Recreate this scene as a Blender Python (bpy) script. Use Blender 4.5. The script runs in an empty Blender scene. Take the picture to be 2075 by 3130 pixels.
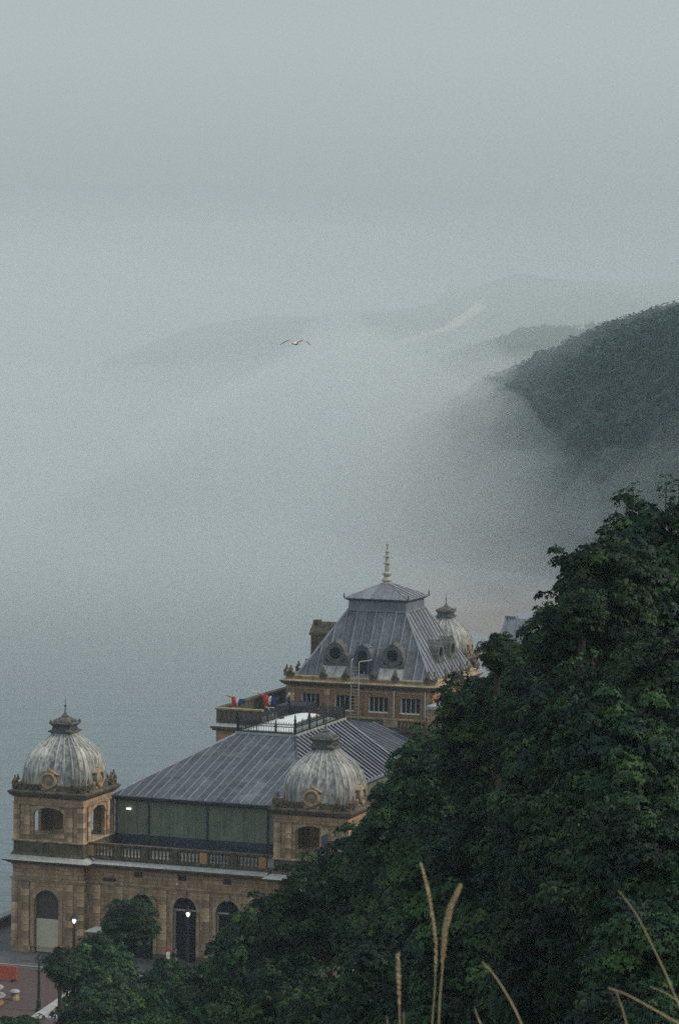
import bpy, math, random
import numpy as np
from mathutils import Vector, Matrix

# ------------------------------------------------------------------ camera, sky, sun, exposure
scn = bpy.context.scene
COL = scn.collection
rad = math.radians
cam = bpy.data.cameras.new('camera')
camo = bpy.data.objects.new('camera', cam)
COL.objects.link(camo)
PITCH, ROLL = 0.056, 0.0127
r0 = Vector((1, 0, 0)); u0 = Vector((0, math.sin(PITCH), math.cos(PITCH))); f0 = Vector((0, math.cos(PITCH), -math.sin(PITCH)))
cx = r0 * math.cos(ROLL) + u0 * math.sin(ROLL)
cy = -r0 * math.sin(ROLL) + u0 * math.cos(ROLL)
m = Matrix((cx, cy, -f0)).transposed().to_4x4()
m.translation = (0, 0, 52)
camo.matrix_world = m
cam.sensor_fit = 'HORIZONTAL'
cam.sensor_width = 24
cam.lens = 24 * 9000 / 2075
cam.clip_start = 0.5
cam.clip_end = 30000
cam.dof.use_dof = True
cam.dof.focus_distance = 230
cam.dof.aperture_fstop = 20
scn.camera = camo

SUN_EL, SUN_AZ = rad(38), math.atan2(0.97, -0.20)        # azimuth clockwise from +Y
world = bpy.data.worlds.new('World')
scn.world = world
world.use_nodes = True
nt = world.node_tree
nt.nodes.clear()
def nn(t, kind, **kw):
    n = t.nodes.new(kind)
    for k, v in kw.items():
        if k in n.inputs: n.inputs[k].default_value = v
        else: setattr(n, k, v)
    return n
sky = nn(nt, 'ShaderNodeTexSky', sky_type='NISHITA', sun_disc=False, sun_elevation=SUN_EL, sun_rotation=SUN_AZ, dust_density=4.0, air_density=1.2)
tc = nn(nt, 'ShaderNodeTexCoord')
sep = nn(nt, 'ShaderNodeSeparateXYZ')
ramp = nn(nt, 'ShaderNodeValToRGB')
el = ramp.color_ramp.elements
el[0].position = 0.0; el[0].color = (3.30, 3.72, 3.82, 1)
el[1].position = 1.0; el[1].color = (6.7, 7.7, 8.2, 1)
e = el.new(0.10); e.color = (4.55, 5.22, 5.25, 1)
e = el.new(0.35); e.color = (4.75, 5.6, 5.85, 1)
mix = nn(nt, 'ShaderNodeMix', data_type='RGBA')
mix.inputs[0].default_value = 0.93                        # solid overcast with a trace of the clear sky above it
bg = nn(nt, 'ShaderNodeBackground', Strength=0.1)
wo = nn(nt, 'ShaderNodeOutputWorld')
L = nt.links.new
L(tc.outputs['Generated'], sep.inputs[0]); L(sep.outputs['Z'], ramp.inputs[0])
L(sky.outputs[0], mix.inputs[6]); L(ramp.outputs[0], mix.inputs[7]); L(mix.outputs[2], bg.inputs['Color']); L(bg.outputs[0], wo.inputs[0])

sun = bpy.data.lights.new('sun', 'SUN')
sun.energy = 1.9
sun.angle = rad(14)
sun.color = (1.0, 0.90, 0.76)
suno = bpy.data.objects.new('sun', sun)
COL.objects.link(suno)
sd = Vector((math.sin(SUN_AZ) * math.cos(SUN_EL), math.cos(SUN_AZ) * math.cos(SUN_EL), math.sin(SUN_EL)))
suno.rotation_euler = (-sd).to_track_quat('-Z', 'Y').to_euler()
suno.location = sd * 300

scn.view_settings.view_transform = 'Standard'
scn.view_settings.look = 'None'
scn.view_settings.exposure = 0
scn.view_settings.gamma = 1
scn.view_settings.use_curve_mapping = False
cy_ = scn.cycles
cy_.volume_bounces = 5
cy_.max_bounces = 8
cy_.diffuse_bounces = 3
cy_.glossy_bounces = 2
cy_.transmission_bounces = 3
cy_.transparent_max_bounces = 8
cy_.use_denoising = False
rng = random.Random(7)

# ------------------------------------------------------------------ building frame: u along the front, v along the coast
YAW, BX, BY = 0.3383, -27.53, 249.68
CU, SU = math.cos(YAW), math.sin(YAW)
def b2w(u, v, z=0.0): return Vector((BX + u * CU + v * SU, BY - u * SU + v * CU, z))
def w2u(x, y): return (x - BX) * CU - (y - BY) * SU
def ground(x, y):
    u = w2u(x, y)
    t = min(max((u - 60.0) / 4.0, 0), 1)
    z = min(max(u - 62.0, 0) * (t * 0.5 + 0.5), 50.2)
    return max(z, 49.7 - 1.2 * (x - 0.3) ** 2 - 0.9 * (y - 4.6) ** 2) if y < 12 else z      # a grassy tussock at the brink

# ------------------------------------------------------------------ materials
MATS = {}
def principled(name):
    mt = bpy.data.materials.new(name); mt.use_nodes = True
    t = mt.node_tree
    return mt, t, t.nodes['Principled BSDF']
def surf(name, c1, c2, scale=1.0, rough=0.8, bump=0.0, rand=0.0, streak=0.0, metal=0.0, blotch=None, spec=0.3, bscale=None):
    """two colours mixed by noise, optional vertical streaks, optional per-object tone"""
    mt, t, p = principled(name)
    tc = nn(t, 'ShaderNodeTexCoord')
    n1 = nn(t, 'ShaderNodeTexNoise', Scale=scale, Detail=6.0, Roughness=0.65)
    t.links.new(tc.outputs['Object'], n1.inputs['Vector'])
    rp = nn(t, 'ShaderNodeValToRGB')
    rp.color_ramp.elements[0].position = 0.32; rp.color_ramp.elements[0].color = (*c1, 1)
    rp.color_ramp.elements[1].position = 0.68; rp.color_ramp.elements[1].color = (*c2, 1)
    t.links.new(n1.outputs[0], rp.inputs[0])
    out = rp.outputs[0]
    if streak:
        mp = nn(t, 'ShaderNodeMapping'); mp.inputs['Scale'].default_value = (3.2, 3.2, 0.22)
        n2 = nn(t, 'ShaderNodeTexNoise', Scale=1.6, Detail=5.0, Roughness=0.6)
        t.links.new(tc.outputs['Object'], mp.inputs[0]); t.links.new(mp.outputs[0], n2.inputs['Vector'])
        r2 = nn(t, 'ShaderNodeMapRange'); r2.inputs[1].default_value = 0.35; r2.inputs[2].default_value = 0.68
        r2.inputs[3].default_value = 1 - streak; r2.inputs[4].default_value = 1 + streak * 0.45
        t.links.new(n2.outputs[0], r2.inputs[0])
        mx = nn(t, 'ShaderNodeVectorMath', operation='SCALE')
        t.links.new(out, mx.inputs[0]); t.links.new(r2.outputs[0], mx.inputs['Scale'])
        out = mx.outputs[0]
    if blotch:
        n3 = nn(t, 'ShaderNodeTexNoise', Scale=blotch[1], Detail=4.0, Roughness=0.7)
        t.links.new(tc.outputs['Object'], n3.inputs['Vector'])
        r3 = nn(t, 'ShaderNodeMapRange'); r3.inputs[1].default_value = 0.52; r3.inputs[2].default_value = 0.66
        t.links.new(n3.outputs[0], r3.inputs[0])
        m3 = nn(t, 'ShaderNodeMix', data_type='RGBA')
        m3.inputs[7].default_value = (*blotch[0], 1)
        m4 = nn(t, 'ShaderNodeMath', operation='MULTIPLY'); m4.inputs[1].default_value = blotch[2]
        t.links.new(r3.outputs[0], m4.inputs[0]); t.links.new(m4.outputs[0], m3.inputs[0])
        t.links.new(out, m3.inputs[6]); out = m3.outputs[2]
    if rand:
        oi = nn(t, 'ShaderNodeObjectInfo')
        r4 = nn(t, 'ShaderNodeMapRange'); r4.inputs[3].default_value = 1 - rand; r4.inputs[4].default_value = 1 + rand
        t.links.new(oi.outputs['Random'], r4.inputs[0])
        mx = nn(t, 'ShaderNodeVectorMath', operation='SCALE')
        t.links.new(out, mx.inputs[0]); t.links.new(r4.outputs[0], mx.inputs['Scale'])
        out = mx.outputs[0]
    t.links.new(out, p.inputs['Base Color'])
    p.inputs['Roughness'].default_value = rough
    p.inputs['Metallic'].default_value = metal
    p.inputs['Specular IOR Level'].default_value = spec
    if bump:
        nb = nn(t, 'ShaderNodeTexNoise', Scale=bscale or scale * 6, Detail=5.0)
        t.links.new(tc.outputs['Object'], nb.inputs['Vector'])
        b = nn(t, 'ShaderNodeBump', Strength=bump, Distance=0.05)
        t.links.new(nb.outputs[0], b.inputs['Height']); t.links.new(b.outputs[0], p.inputs['Normal'])
    MATS[name] = mt
    return mt
def masonry(name, c1, c2, c3, mortar, bw=0.9, bh=0.36, grime=0.45):
    mt, t, p = principled(name)
    tc = nn(t, 'ShaderNodeTexCoord'); sp = nn(t, 'ShaderNodeSeparateXYZ'); ad = nn(t, 'ShaderNodeMath', operation='ADD'); cb = nn(t, 'ShaderNodeCombineXYZ')
    l = t.links.new
    l(tc.outputs['Object'], sp.inputs[0]); l(sp.outputs[0], ad.inputs[0]); l(sp.outputs[1], ad.inputs[1]); l(ad.outputs[0], cb.inputs[0]); l(sp.outputs[2], cb.inputs[1])
    bt = nn(t, 'ShaderNodeTexBrick')
    bt.inputs['Scale'].default_value = 1.0; bt.inputs['Brick Width'].default_value = bw; bt.inputs['Row Height'].default_value = bh
    bt.inputs['Mortar Size'].default_value = 0.014; bt.inputs['Mortar Smooth'].default_value = 0.3
    bt.inputs['Color1'].default_value = (*c1, 1); bt.inputs['Color2'].default_value = (*c2, 1); bt.inputs['Mortar'].default_value = (*mortar, 1)
    l(cb.outputs[0], bt.inputs['Vector'])
    n1 = nn(t, 'ShaderNodeTexNoise', Scale=0.55, Detail=7.0, Roughness=0.7); l(tc.outputs['Object'], n1.inputs['Vector'])
    r1 = nn(t, 'ShaderNodeMapRange'); r1.inputs[1].default_value = 0.38; r1.inputs[2].default_value = 0.64; l(n1.outputs[0], r1.inputs[0])
    m1 = nn(t, 'ShaderNodeMix', data_type='RGBA'); m1.inputs[7].default_value = (*c3, 1)
    k1 = nn(t, 'ShaderNodeMath', operation='MULTIPLY'); k1.inputs[1].default_value = grime; l(r1.outputs[0], k1.inputs[0])
    l(k1.outputs[0], m1.inputs[0]); l(bt.outputs['Color'], m1.inputs[6])
    mp = nn(t, 'ShaderNodeMapping'); mp.inputs['Scale'].default_value = (2.6, 2.6, 0.3); l(tc.outputs['Object'], mp.inputs[0])
    n2 = nn(t, 'ShaderNodeTexNoise', Scale=1.3, Detail=6.0, Roughness=0.7); l(mp.outputs[0], n2.inputs['Vector'])
    r2 = nn(t, 'ShaderNodeMapRange'); r2.inputs[1].default_value = 0.3; r2.inputs[2].default_value = 0.7; r2.inputs[3].default_value = 0.55; r2.inputs[4].default_value = 1.25; l(n2.outputs[0], r2.inputs[0])
    mx = nn(t, 'ShaderNodeVectorMath', operation='SCALE'); l(m1.outputs[2], mx.inputs[0]); l(r2.outputs[0], mx.inputs['Scale'])
    l(mx.outputs[0], p.inputs['Base Color'])
    p.inputs['Roughness'].default_value = 0.9; p.inputs['Specular IOR Level'].default_value = 0.2
    iv = nn(t, 'ShaderNodeMath', operation='SUBTRACT'); iv.inputs[0].default_value = 1.0; l(bt.outputs['Fac'], iv.inputs[1])
    b = nn(t, 'ShaderNodeBump', Strength=0.5, Distance=0.04); l(iv.outputs[0], b.inputs['Height'])
    l(b.outputs[0], p.inputs['Normal'])
    MATS[name] = mt
    return mt
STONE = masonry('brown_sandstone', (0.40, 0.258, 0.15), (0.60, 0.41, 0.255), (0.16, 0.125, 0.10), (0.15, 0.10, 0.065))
STONE_BLK = surf('sandstone_block', (0.28, 0.195, 0.125), (0.64, 0.45, 0.285), 1.1, 0.9, 0.4, rand=0.42, streak=0.25, spec=0.2)
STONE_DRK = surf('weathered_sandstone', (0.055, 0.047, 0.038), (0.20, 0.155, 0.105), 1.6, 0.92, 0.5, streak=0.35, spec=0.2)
STONE_TRIM = surf('pale_sandstone', (0.24, 0.18, 0.12), (0.54, 0.405, 0.265), 1.8, 0.9, 0.4, streak=0.3, spec=0.2)
BRICK = masonry('orange_brick', (0.33, 0.165, 0.085), (0.42, 0.235, 0.12), (0.22, 0.14, 0.09), (0.22, 0.15, 0.10), 0.46, 0.15, 0.35)
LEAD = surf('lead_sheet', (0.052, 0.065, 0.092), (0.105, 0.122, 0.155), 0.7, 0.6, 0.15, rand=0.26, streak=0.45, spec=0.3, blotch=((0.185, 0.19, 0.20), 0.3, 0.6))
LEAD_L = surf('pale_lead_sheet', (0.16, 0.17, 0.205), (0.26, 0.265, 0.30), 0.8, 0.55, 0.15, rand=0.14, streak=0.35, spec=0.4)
DROLL = surf('dome_roll', (0.36, 0.36, 0.34), (0.56, 0.55, 0.51), 1.2, 0.6, 0.1, rand=0.2, streak=0.3, spec=0.3)
CROWN = surf('grey_crown_stone', (0.085, 0.085, 0.08), (0.18, 0.175, 0.16), 2.2, 0.9, 0.4, streak=0.3, spec=0.2)
DOME = surf('dome_sheet', (0.25, 0.255, 0.26), (0.47, 0.455, 0.42), 0.9, 0.65, 0.15, rand=0.42, streak=0.7, spec=0.3, blotch=((0.60, 0.60, 0.54), 0.55, 0.75))
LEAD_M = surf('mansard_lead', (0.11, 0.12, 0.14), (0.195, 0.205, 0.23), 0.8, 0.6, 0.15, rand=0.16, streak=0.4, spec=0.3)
LEAD_S = surf('sun_tinted_lead', (0.20, 0.21, 0.26), (0.31, 0.32, 0.37), 0.8, 0.6, 0.15, rand=0.12, streak=0.25, spec=0.3)  # paler copy of the lead: sunlight on the side slope put into the colour
ROLL = surf('lead_roll', (0.17, 0.175, 0.195), (0.27, 0.27, 0.28), 1.5, 0.55, 0.1, rand=0.2, spec=0.4)
FLASH = surf('lead_flashing', (0.34, 0.34, 0.33), (0.52, 0.52, 0.50), 1.2, 0.6, 0.2, streak=0.3, spec=0.35)
TARP = surf('olive_cladding', (0.13, 0.15, 0.115), (0.20, 0.225, 0.175), 0.8, 0.7, 0.1, rand=0.08, streak=0.22, spec=0.3)
NAVY = surf('navy_paint_and_roll_shade', (0.022, 0.029, 0.044), (0.04, 0.05, 0.072), 1.5, 0.6)
IRON = surf('black_iron', (0.012, 0.013, 0.015), (0.03, 0.03, 0.032), 3, 0.6, spec=0.4)
MEMBRANE = surf('white_membrane', (0.62, 0.65, 0.65), (0.78, 0.80, 0.79), 0.7, 0.6, streak=0.06)
WHITE = surf('white_paint', (0.62, 0.62, 0.60), (0.78, 0.77, 0.74), 2, 0.6)
CREAM = surf('cream_board', (0.55, 0.50, 0.38), (0.63, 0.575, 0.45), 0.9, 0.75)
LADDERM = surf('cream_ladder_paint', (0.34, 0.31, 0.25), (0.46, 0.42, 0.34), 2, 0.6)
DARKIN = surf('dark_doorway', (0.06, 0.052, 0.05), (0.10, 0.085, 0.08), 1.2, 0.8)
RED = surf('red_plastic', (0.60, 0.085, 0.04), (0.72, 0.14, 0.08), 2, 0.6)
CLOTHR = surf('red_cloth', (0.55, 0.045, 0.03), (0.66, 0.07, 0.05), 4, 0.8)
CLOTHB = surf('blue_cloth', (0.02, 0.035, 0.13), (0.03, 0.05, 0.18), 4, 0.8)
CLOTHW = surf('white_cloth', (0.6, 0.58, 0.55), (0.75, 0.73, 0.70), 4, 0.8)
BIRDW = surf('white_feather', (0.62, 0.61, 0.59), (0.75, 0.74, 0.72), 8, 0.8)
BIRDG = surf('brown_grey_feather', (0.16, 0.115, 0.08), (0.28, 0.21, 0.15), 12, 0.8)
BIRDT = surf('tan_feather', (0.42, 0.29, 0.17), (0.55, 0.40, 0.26), 12, 0.8)
STRAW = surf('dry_straw', (0.40, 0.29, 0.16), (0.66, 0.52, 0.34), 60, 0.8)
BARK = surf('bark', (0.035, 0.028, 0.02), (0.075, 0.06, 0.045), 3, 0.95, 0.6)
SPIRE = surf('cream_spire_paint', (0.40, 0.37, 0.31), (0.58, 0.54, 0.47), 1.5, 0.6, streak=0.35)
COPING = surf('pale_coping', (0.30, 0.30, 0.30), (0.46, 0.455, 0.45), 1.5, 0.8)
CONC = surf('grey_concrete', (0.20, 0.20, 0.20), (0.30, 0.30, 0.29), 0.8, 0.9, 0.2, streak=0.2)
ASPH = surf('grey_asphalt', (0.07, 0.068, 0.075), (0.12, 0.115, 0.125), 0.6, 0.9, 0.2)
PAVE = masonry('red_paving', (0.17, 0.085, 0.08), (0.215, 0.11, 0.10), (0.11, 0.07, 0.07), (0.11, 0.075, 0.075), 0.42, 0.22, 0.4)
def glass_dark():
    mt, t, p = principled('dark_glass')
    p.inputs['Base Color'].default_value = (0.012, 0.015, 0.02, 1); p.inputs['Roughness'].default_value = 0.25
    p.inputs['Specular IOR Level'].default_value = 0.1
    return mt
GLASS = glass_dark()
def emit(name, col, s):
    mt, t, p = principled(name)
    p.inputs['Base Color'].default_value = (0.8, 0.8, 0.78, 1); p.inputs['Emission Color'].default_value = (*col, 1); p.inputs['Emission Strength'].default_value = s
    return mt
GLOW = emit('lit_globe', (1.0, 0.98, 0.92), 1.6)
def leaf_mat():
    mt, t, p = principled('leaf')
    at = nn(t, 'ShaderNodeAttribute', attribute_name='tint')
    oi = nn(t, 'ShaderNodeObjectInfo')
    r4 = nn(t, 'ShaderNodeMapRange'); r4.inputs[3].default_value = 0.62; r4.inputs[4].default_value = 1.25
    t.links.new(oi.outputs['Random'], r4.inputs[0])
    mx = nn(t, 'ShaderNodeVectorMath', operation='SCALE')
    t.links.new(at.outputs['Color'], mx.inputs[0]); t.links.new(r4.outputs[0], mx.inputs['Scale'])
    t.links.new(mx.outputs[0], p.inputs['Base Color'])
    p.inputs['Roughness'].default_value = 0.55; p.inputs['Specular IOR Level'].default_value = 0.25
    tr = nn(t, 'ShaderNodeBsdfTranslucent'); t.links.new(mx.outputs[0], tr.inputs[0])
    ms = nn(t, 'ShaderNodeMixShader'); ms.inputs[0].default_value = 0.22
    t.links.new(p.outputs[0], ms.inputs[1]); t.links.new(tr.outputs[0], ms.inputs[2])
    t.links.new(ms.outputs[0], t.nodes['Material Output'].inputs['Surface'])
    return mt
LEAF = leaf_mat()
def sea_mat():
    mt, t, p = principled('sea_water')
    p.inputs['Base Color'].default_value = (0.075, 0.115, 0.135, 1); p.inputs['Roughness'].default_value = 0.16; p.inputs['IOR'].default_value = 1.33
    tc = nn(t, 'ShaderNodeTexCoord')
    mp = nn(t, 'ShaderNodeMapping'); mp.inputs['Scale'].default_value = (0.35, 0.9, 1); mp.inputs['Rotation'].default_value = (0, 0, 0.5)
    n1 = nn(t, 'ShaderNodeTexNoise', Scale=0.5, Detail=6.0, Roughness=0.6)
    t.links.new(tc.outputs['Object'], mp.inputs[0]); t.links.new(mp.outputs[0], n1.inputs['Vector'])
    b = nn(t, 'ShaderNodeBump', Strength=0.55, Distance=0.6); t.links.new(n1.outputs[0], b.inputs['Height'])
    mp2 = nn(t, 'ShaderNodeMapping'); mp2.inputs['Scale'].default_value = (0.012, 0.11, 1); mp2.inputs['Rotation'].default_value = (0, 0, -0.12)
    n2 = nn(t, 'ShaderNodeTexNoise', Scale=1.0, Detail=4.0, Roughness=0.6)
    t.links.new(tc.outputs['Object'], mp2.inputs[0]); t.links.new(mp2.outputs[0], n2.inputs['Vector'])
    b2 = nn(t, 'ShaderNodeBump', Strength=0.6, Distance=1.6); t.links.new(n2.outputs[0], b2.inputs['Height']); t.links.new(b.outputs[0], b2.inputs['Normal']); t.links.new(b2.outputs[0], p.inputs['Normal'])
    return mt
SEA = sea_mat()
def vol(name, dens, col=(0.845, 0.875, 0.88), aniso=0.0):
    mt = bpy.data.materials.new(name); mt.use_nodes = True
    t = mt.node_tree; t.nodes.clear()
    pv = nn(t, 'ShaderNodeVolumePrincipled', Density=dens, Anisotropy=aniso); pv.inputs['Color'].default_value = (*col, 1)
    o = nn(t, 'ShaderNodeOutputMaterial'); t.links.new(pv.outputs[0], o.inputs['Volume'])
    return mt

# ------------------------------------------------------------------ builders
def tag(o, label=None, cat=None, group=None, kind=None):
    if label: o['label'] = label
    if cat: o['category'] = cat
    if group: o['group'] = group
    if kind: o['kind'] = kind
    return o
def root(name, loc, rot=0.0, label=None, cat=None, group=None):
    o = bpy.data.objects.new(name, None); COL.objects.link(o)
    o.location = loc; o.rotation_euler = (0, 0, rot); o.empty_display_size = 0.3
    return tag(o, label, cat, group)
def link(name, me, parent=None, loc=(0, 0, 0), rot=(0, 0, 0), scale=None):
    o = bpy.data.objects.new(name, me); COL.objects.link(o)
    if parent: o.parent = parent
    o.location = loc; o.rotation_euler = rot
    if scale: o.scale = scale
    return o
def copy_tree(o, parent=None):
    c = o.copy(); COL.objects.link(c); c.parent = parent
    for ch in list(o.children): copy_tree(ch, c)
    return c
class MB:
    def __init__(s): s.v = []; s.f = []; s.mi = []; s.sm = []; s.cur = 0; s.smooth = False; s.xf = None
    def add(s, vs, fs):
        b = len(s.v)
        s.v += [s.xf(*p) for p in vs] if s.xf else [tuple(p) for p in vs]
        for f in fs: s.f.append([b + i for i in f]); s.mi.append(s.cur); s.sm.append(s.smooth)
    def hexa(s, bot, top):
        """two loops of n points"""
        n = len(bot)
        fs = [list(range(n))[::-1], list(range(n, 2 * n))] + [[i, (i + 1) % n, n + (i + 1) % n, n + i] for i in range(n)]
        s.add(list(bot) + list(top), fs)
    def box(s, x0, x1, y0, y1, z0, z1):
        s.hexa([(x0, y0, z0), (x1, y0, z0), (x1, y1, z0), (x0, y1, z0)], [(x0, y0, z1), (x1, y0, z1), (x1, y1, z1), (x0, y1, z1)])
    def frus(s, a, z0, b, z1, a2=None, b2=None):
        a2 = a2 or a; b2 = b2 or b
        s.hexa([(-a, -a2, z0), (a, -a2, z0), (a, a2, z0), (-a, a2, z0)], [(-b, -b2, z1), (b, -b2, z1), (b, b2, z1), (-b, b2, z1)])
    def lathe(s, prof, n=8, c=(0, 0), ax=None):
        vs, fs = [], []
        for r, z in prof:
            for i in range(n):
                a = 2 * math.pi * (i + 0.5) / n
                p = (c[0] + r * math.cos(a), c[1] + r * math.sin(a), z)
                vs.append(ax(*p) if ax else p)
        for k in range(len(prof) - 1):
            for i in range(n):
                j = (i + 1) % n
                fs.append([k * n + i, k * n + j, k * n + n + j, k * n + n + i])
        fs.append(list(range(n))[::-1]); fs.append(list(range((len(prof) - 1) * n, len(prof) * n)))
        s.add(vs, fs)
    def tube(s, pts, rs, n=6):
        pts = [Vector(p) for p in pts]
        if not hasattr(rs, '__len__'): rs = [rs] * len(pts)
        vs, fs = [], []
        for k, p in enumerate(pts):
            d = (pts[min(k + 1, len(pts) - 1)] - pts[max(k - 1, 0)]).normalized()
            a = d.cross(Vector((0, 0, 1)) if abs(d.z) < 0.95 else Vector((1, 0, 0))).normalized(); b = d.cross(a)
            for i in range(n):
                t = 2 * math.pi * i / n
                vs.append(tuple(p + (a * math.cos(t) + b * math.sin(t)) * rs[k]))
        for k in range(len(pts) - 1):
            for i in range(n):
                j = (i + 1) % n; fs.append([k * n + i, k * n + n + i, k * n + n + j, k * n + j])
        fs.append(list(range(n))); fs.append(list(range((len(pts) - 1) * n, len(pts) * n))[::-1])
        s.add(vs, fs)
    def arch_wall(s, x0, x1, z0, z1, y0, y1, ops, seg=10):
        """solid wall in x-z between y0 and y1 with openings (xc, half width, z bottom, z spring, z top)"""
        xs = x0
        for (xc, hw, zb, zs, zt) in sorted(ops):
            if xc - hw > xs: s.box(xs, xc - hw, y0, y1, z0, z1)
            if zb > z0: s.box(xc - hw, xc + hw, y0, y1, z0, zb)
            for i in range(seg):
                a0 = math.pi * (1 - i / seg); a1 = math.pi * (1 - (i + 1) / seg)
                p = (xc + hw * math.cos(a0), zs + (zt - zs) * math.sin(a0)); q = (xc + hw * math.cos(a1), zs + (zt - zs) * math.sin(a1))
                s.hexa([(p[0], y0, p[1]), (q[0], y0, q[1]), (q[0], y0, z1), (p[0], y0, z1)][::-1], [(p[0], y1, p[1]), (q[0], y1, q[1]), (q[0], y1, z1), (p[0], y1, z1)][::-1])
            xs = xc + hw
        if x1 > xs: s.box(xs, x1, y0, y1, z0, z1)
    def arch_ring(s, xc, hw, zs, zt, w, y0, y1, seg=12, legs=None):
        pts = []
        if legs is not None: pts.append((xc - hw, legs, xc - hw - w, legs))
        for i in range(seg + 1):
            a = math.pi * (1 - i / seg)
            pts.append((xc + hw * math.cos(a), zs + (zt - zs) * math.sin(a), xc + (hw + w) * math.cos(a), zs + (zt - zs + w) * math.sin(a)))
        if legs is not None: pts.append((xc + hw, legs, xc + hw + w, legs))
        for p, q in zip(pts, pts[1:]):
            lo = [(p[0], y0, p[1]), (q[0], y0, q[1]), (q[2], y0, q[3]), (p[2], y0, p[3])]
            s.hexa(lo[::-1], [(a, y1, c) for a, _, c in lo][::-1])
    def mesh(s, name, *mats):
        me = bpy.data.meshes.new(name)
        me.from_pydata(s.v, [], s.f)
        for mt in mats: me.materials.append(mt)
        me.polygons.foreach_set('material_index', s.mi)
        me.polygons.foreach_set('use_smooth', s.sm)
        me.update()
        import bmesh
        bm = bmesh.new(); bm.from_mesh(me); bmesh.ops.recalc_face_normals(bm, faces=bm.faces); bm.to_mesh(me); bm.free()
        return me
    def build(s, name, mat, parent=None, **kw):
        mats = mat if isinstance(mat, (list, tuple)) else [mat]
        return link(name, s.mesh(name, *mats), parent, **kw)
def part(name, mat, parent, fn, **kw):
    mb = MB(); fn(mb); return mb.build(name, mat, parent, **kw)
def boxpart(name, mat, parent, *b): return part(name, mat, parent, lambda mb: mb.box(*b))

def clip(poly, n, d):
    """keep n.p <= d ; poly of 2-D points"""
    out = []
    for i in range(len(poly)):
        a, b = poly[i], poly[(i + 1) % len(poly)]
        da, db = n[0] * a[0] + n[1] * a[1] - d, n[0] * b[0] + n[1] * b[1] - d
        if da <= 0: out.append(a)
        if da * db < 0:
            t = da / (da - db); out.append((a[0] + t * (b[0] - a[0]), a[1] + t * (b[1] - a[1])))
    return out
def panels(parent, poly3, spacing, mat, rollmat, th=0.05, roll=0.09, rh=0.10, name='roof_panel', laps=()):
    """split a plane roof slope into lead sheets that run up the slope, each sheet one object with its standing roll.
       poly3[0] to poly3[1] is the eave"""
    P = [Vector(p) for p in poly3]
    ex = (P[1] - P[0]).normalized(); nz = ex.cross(P[2] - P[0]).normalized()
    if nz.z < 0: nz = -nz
    ey = nz.cross(ex)
    if ey.z < 0: ey = -ey
    q = [((p - P[0]).dot(ex), (p - P[0]).dot(ey)) for p in P]
    lo, hi = min(a for a, _ in q), max(a for a, _ in q)
    n = max(1, round((hi - lo) / spacing)); w = (hi - lo) / n
    W = lambda a, b, h: tuple(P[0] + ex * a + ey * b + nz * h)
    top = max(b for _, b in q)
    cuts = [lo + i * w + (0 if i in (0, n) else rng.uniform(-0.07, 0.07) * w) for i in range(n + 1)]
    rows = [0.0] + [f * top for f in laps] + [top]
    for i in range(n):
        a0, a1 = cuts[i], cuts[i + 1]
        off = rng.uniform(-0.012, 0.012) * top
        for k, (b0, b1) in enumerate(zip(rows, rows[1:])):
            b0 = b0 + off if k else b0 - 0.01
            b1 = b1 + off + 0.06 if k < len(rows) - 2 else b1 + 0.01
            c = clip(clip(clip(clip(q, (1, 0), a1), (-1, 0), -a0), (0, 1), b1), (0, -1), -b0)
            if len(c) < 3: continue
            mb = MB()
            up = 0.014 * (len(rows) - 2 - k)
            mb.hexa([W(a, b, -th) for a, b in c], [W(a, b, -0.014 * (len(rows) - 2) + (0.014 * k)) for a, b in c])
            c2 = clip(clip(c, (1, 0), min(a0 + roll, a1)), (-1, 0), -a0)
            if len(c2) >= 3 and i > 0:
                mb.cur = 1
                mb.hexa([W(a, b, -th * 0.5) for a, b in c2], [W(a, b, rh * rng.uniform(0.85, 1.1)) for a, b in c2])
            mb.build(name, [mat, rollmat], parent)
    return
def edge_roll(parent, a, b, r, mat, name='hip_roll'):
    return part(name, mat, parent, lambda mb: mb.tube([a, b], r, 6))

# ------------------------------------------------------------------ the setting: sea, promenade, beach, cliff, hills
def sheet(name, xs, ys, zf, mat, smooth=True, kind='structure'):
    nx, ny = len(xs), len(ys)
    vs = [(x, y, zf(x, y)) for y in ys for x in xs]
    fs = [(j * nx + i, j * nx + i + 1, j * nx + nx + i + 1, j * nx + nx + i) for j in range(ny - 1) for i in range(nx - 1)]
    me = bpy.data.meshes.new(name); me.from_pydata(vs, [], fs); me.materials.append(mat)
    me.polygons.foreach_set('use_smooth', [smooth] * len(me.polygons)); me.update()
    o = link(name, me); o['kind'] = kind
    return o
def lin(a, b, n): return [a + (b - a) * i / (n - 1) for i in range(n)]
SEA_Z = -4.0
sheet('sea', lin(-6000, 6000, 2), lin(-400, 11000, 2), lambda x, y: SEA_Z, SEA)
U0 = -5.0
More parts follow.
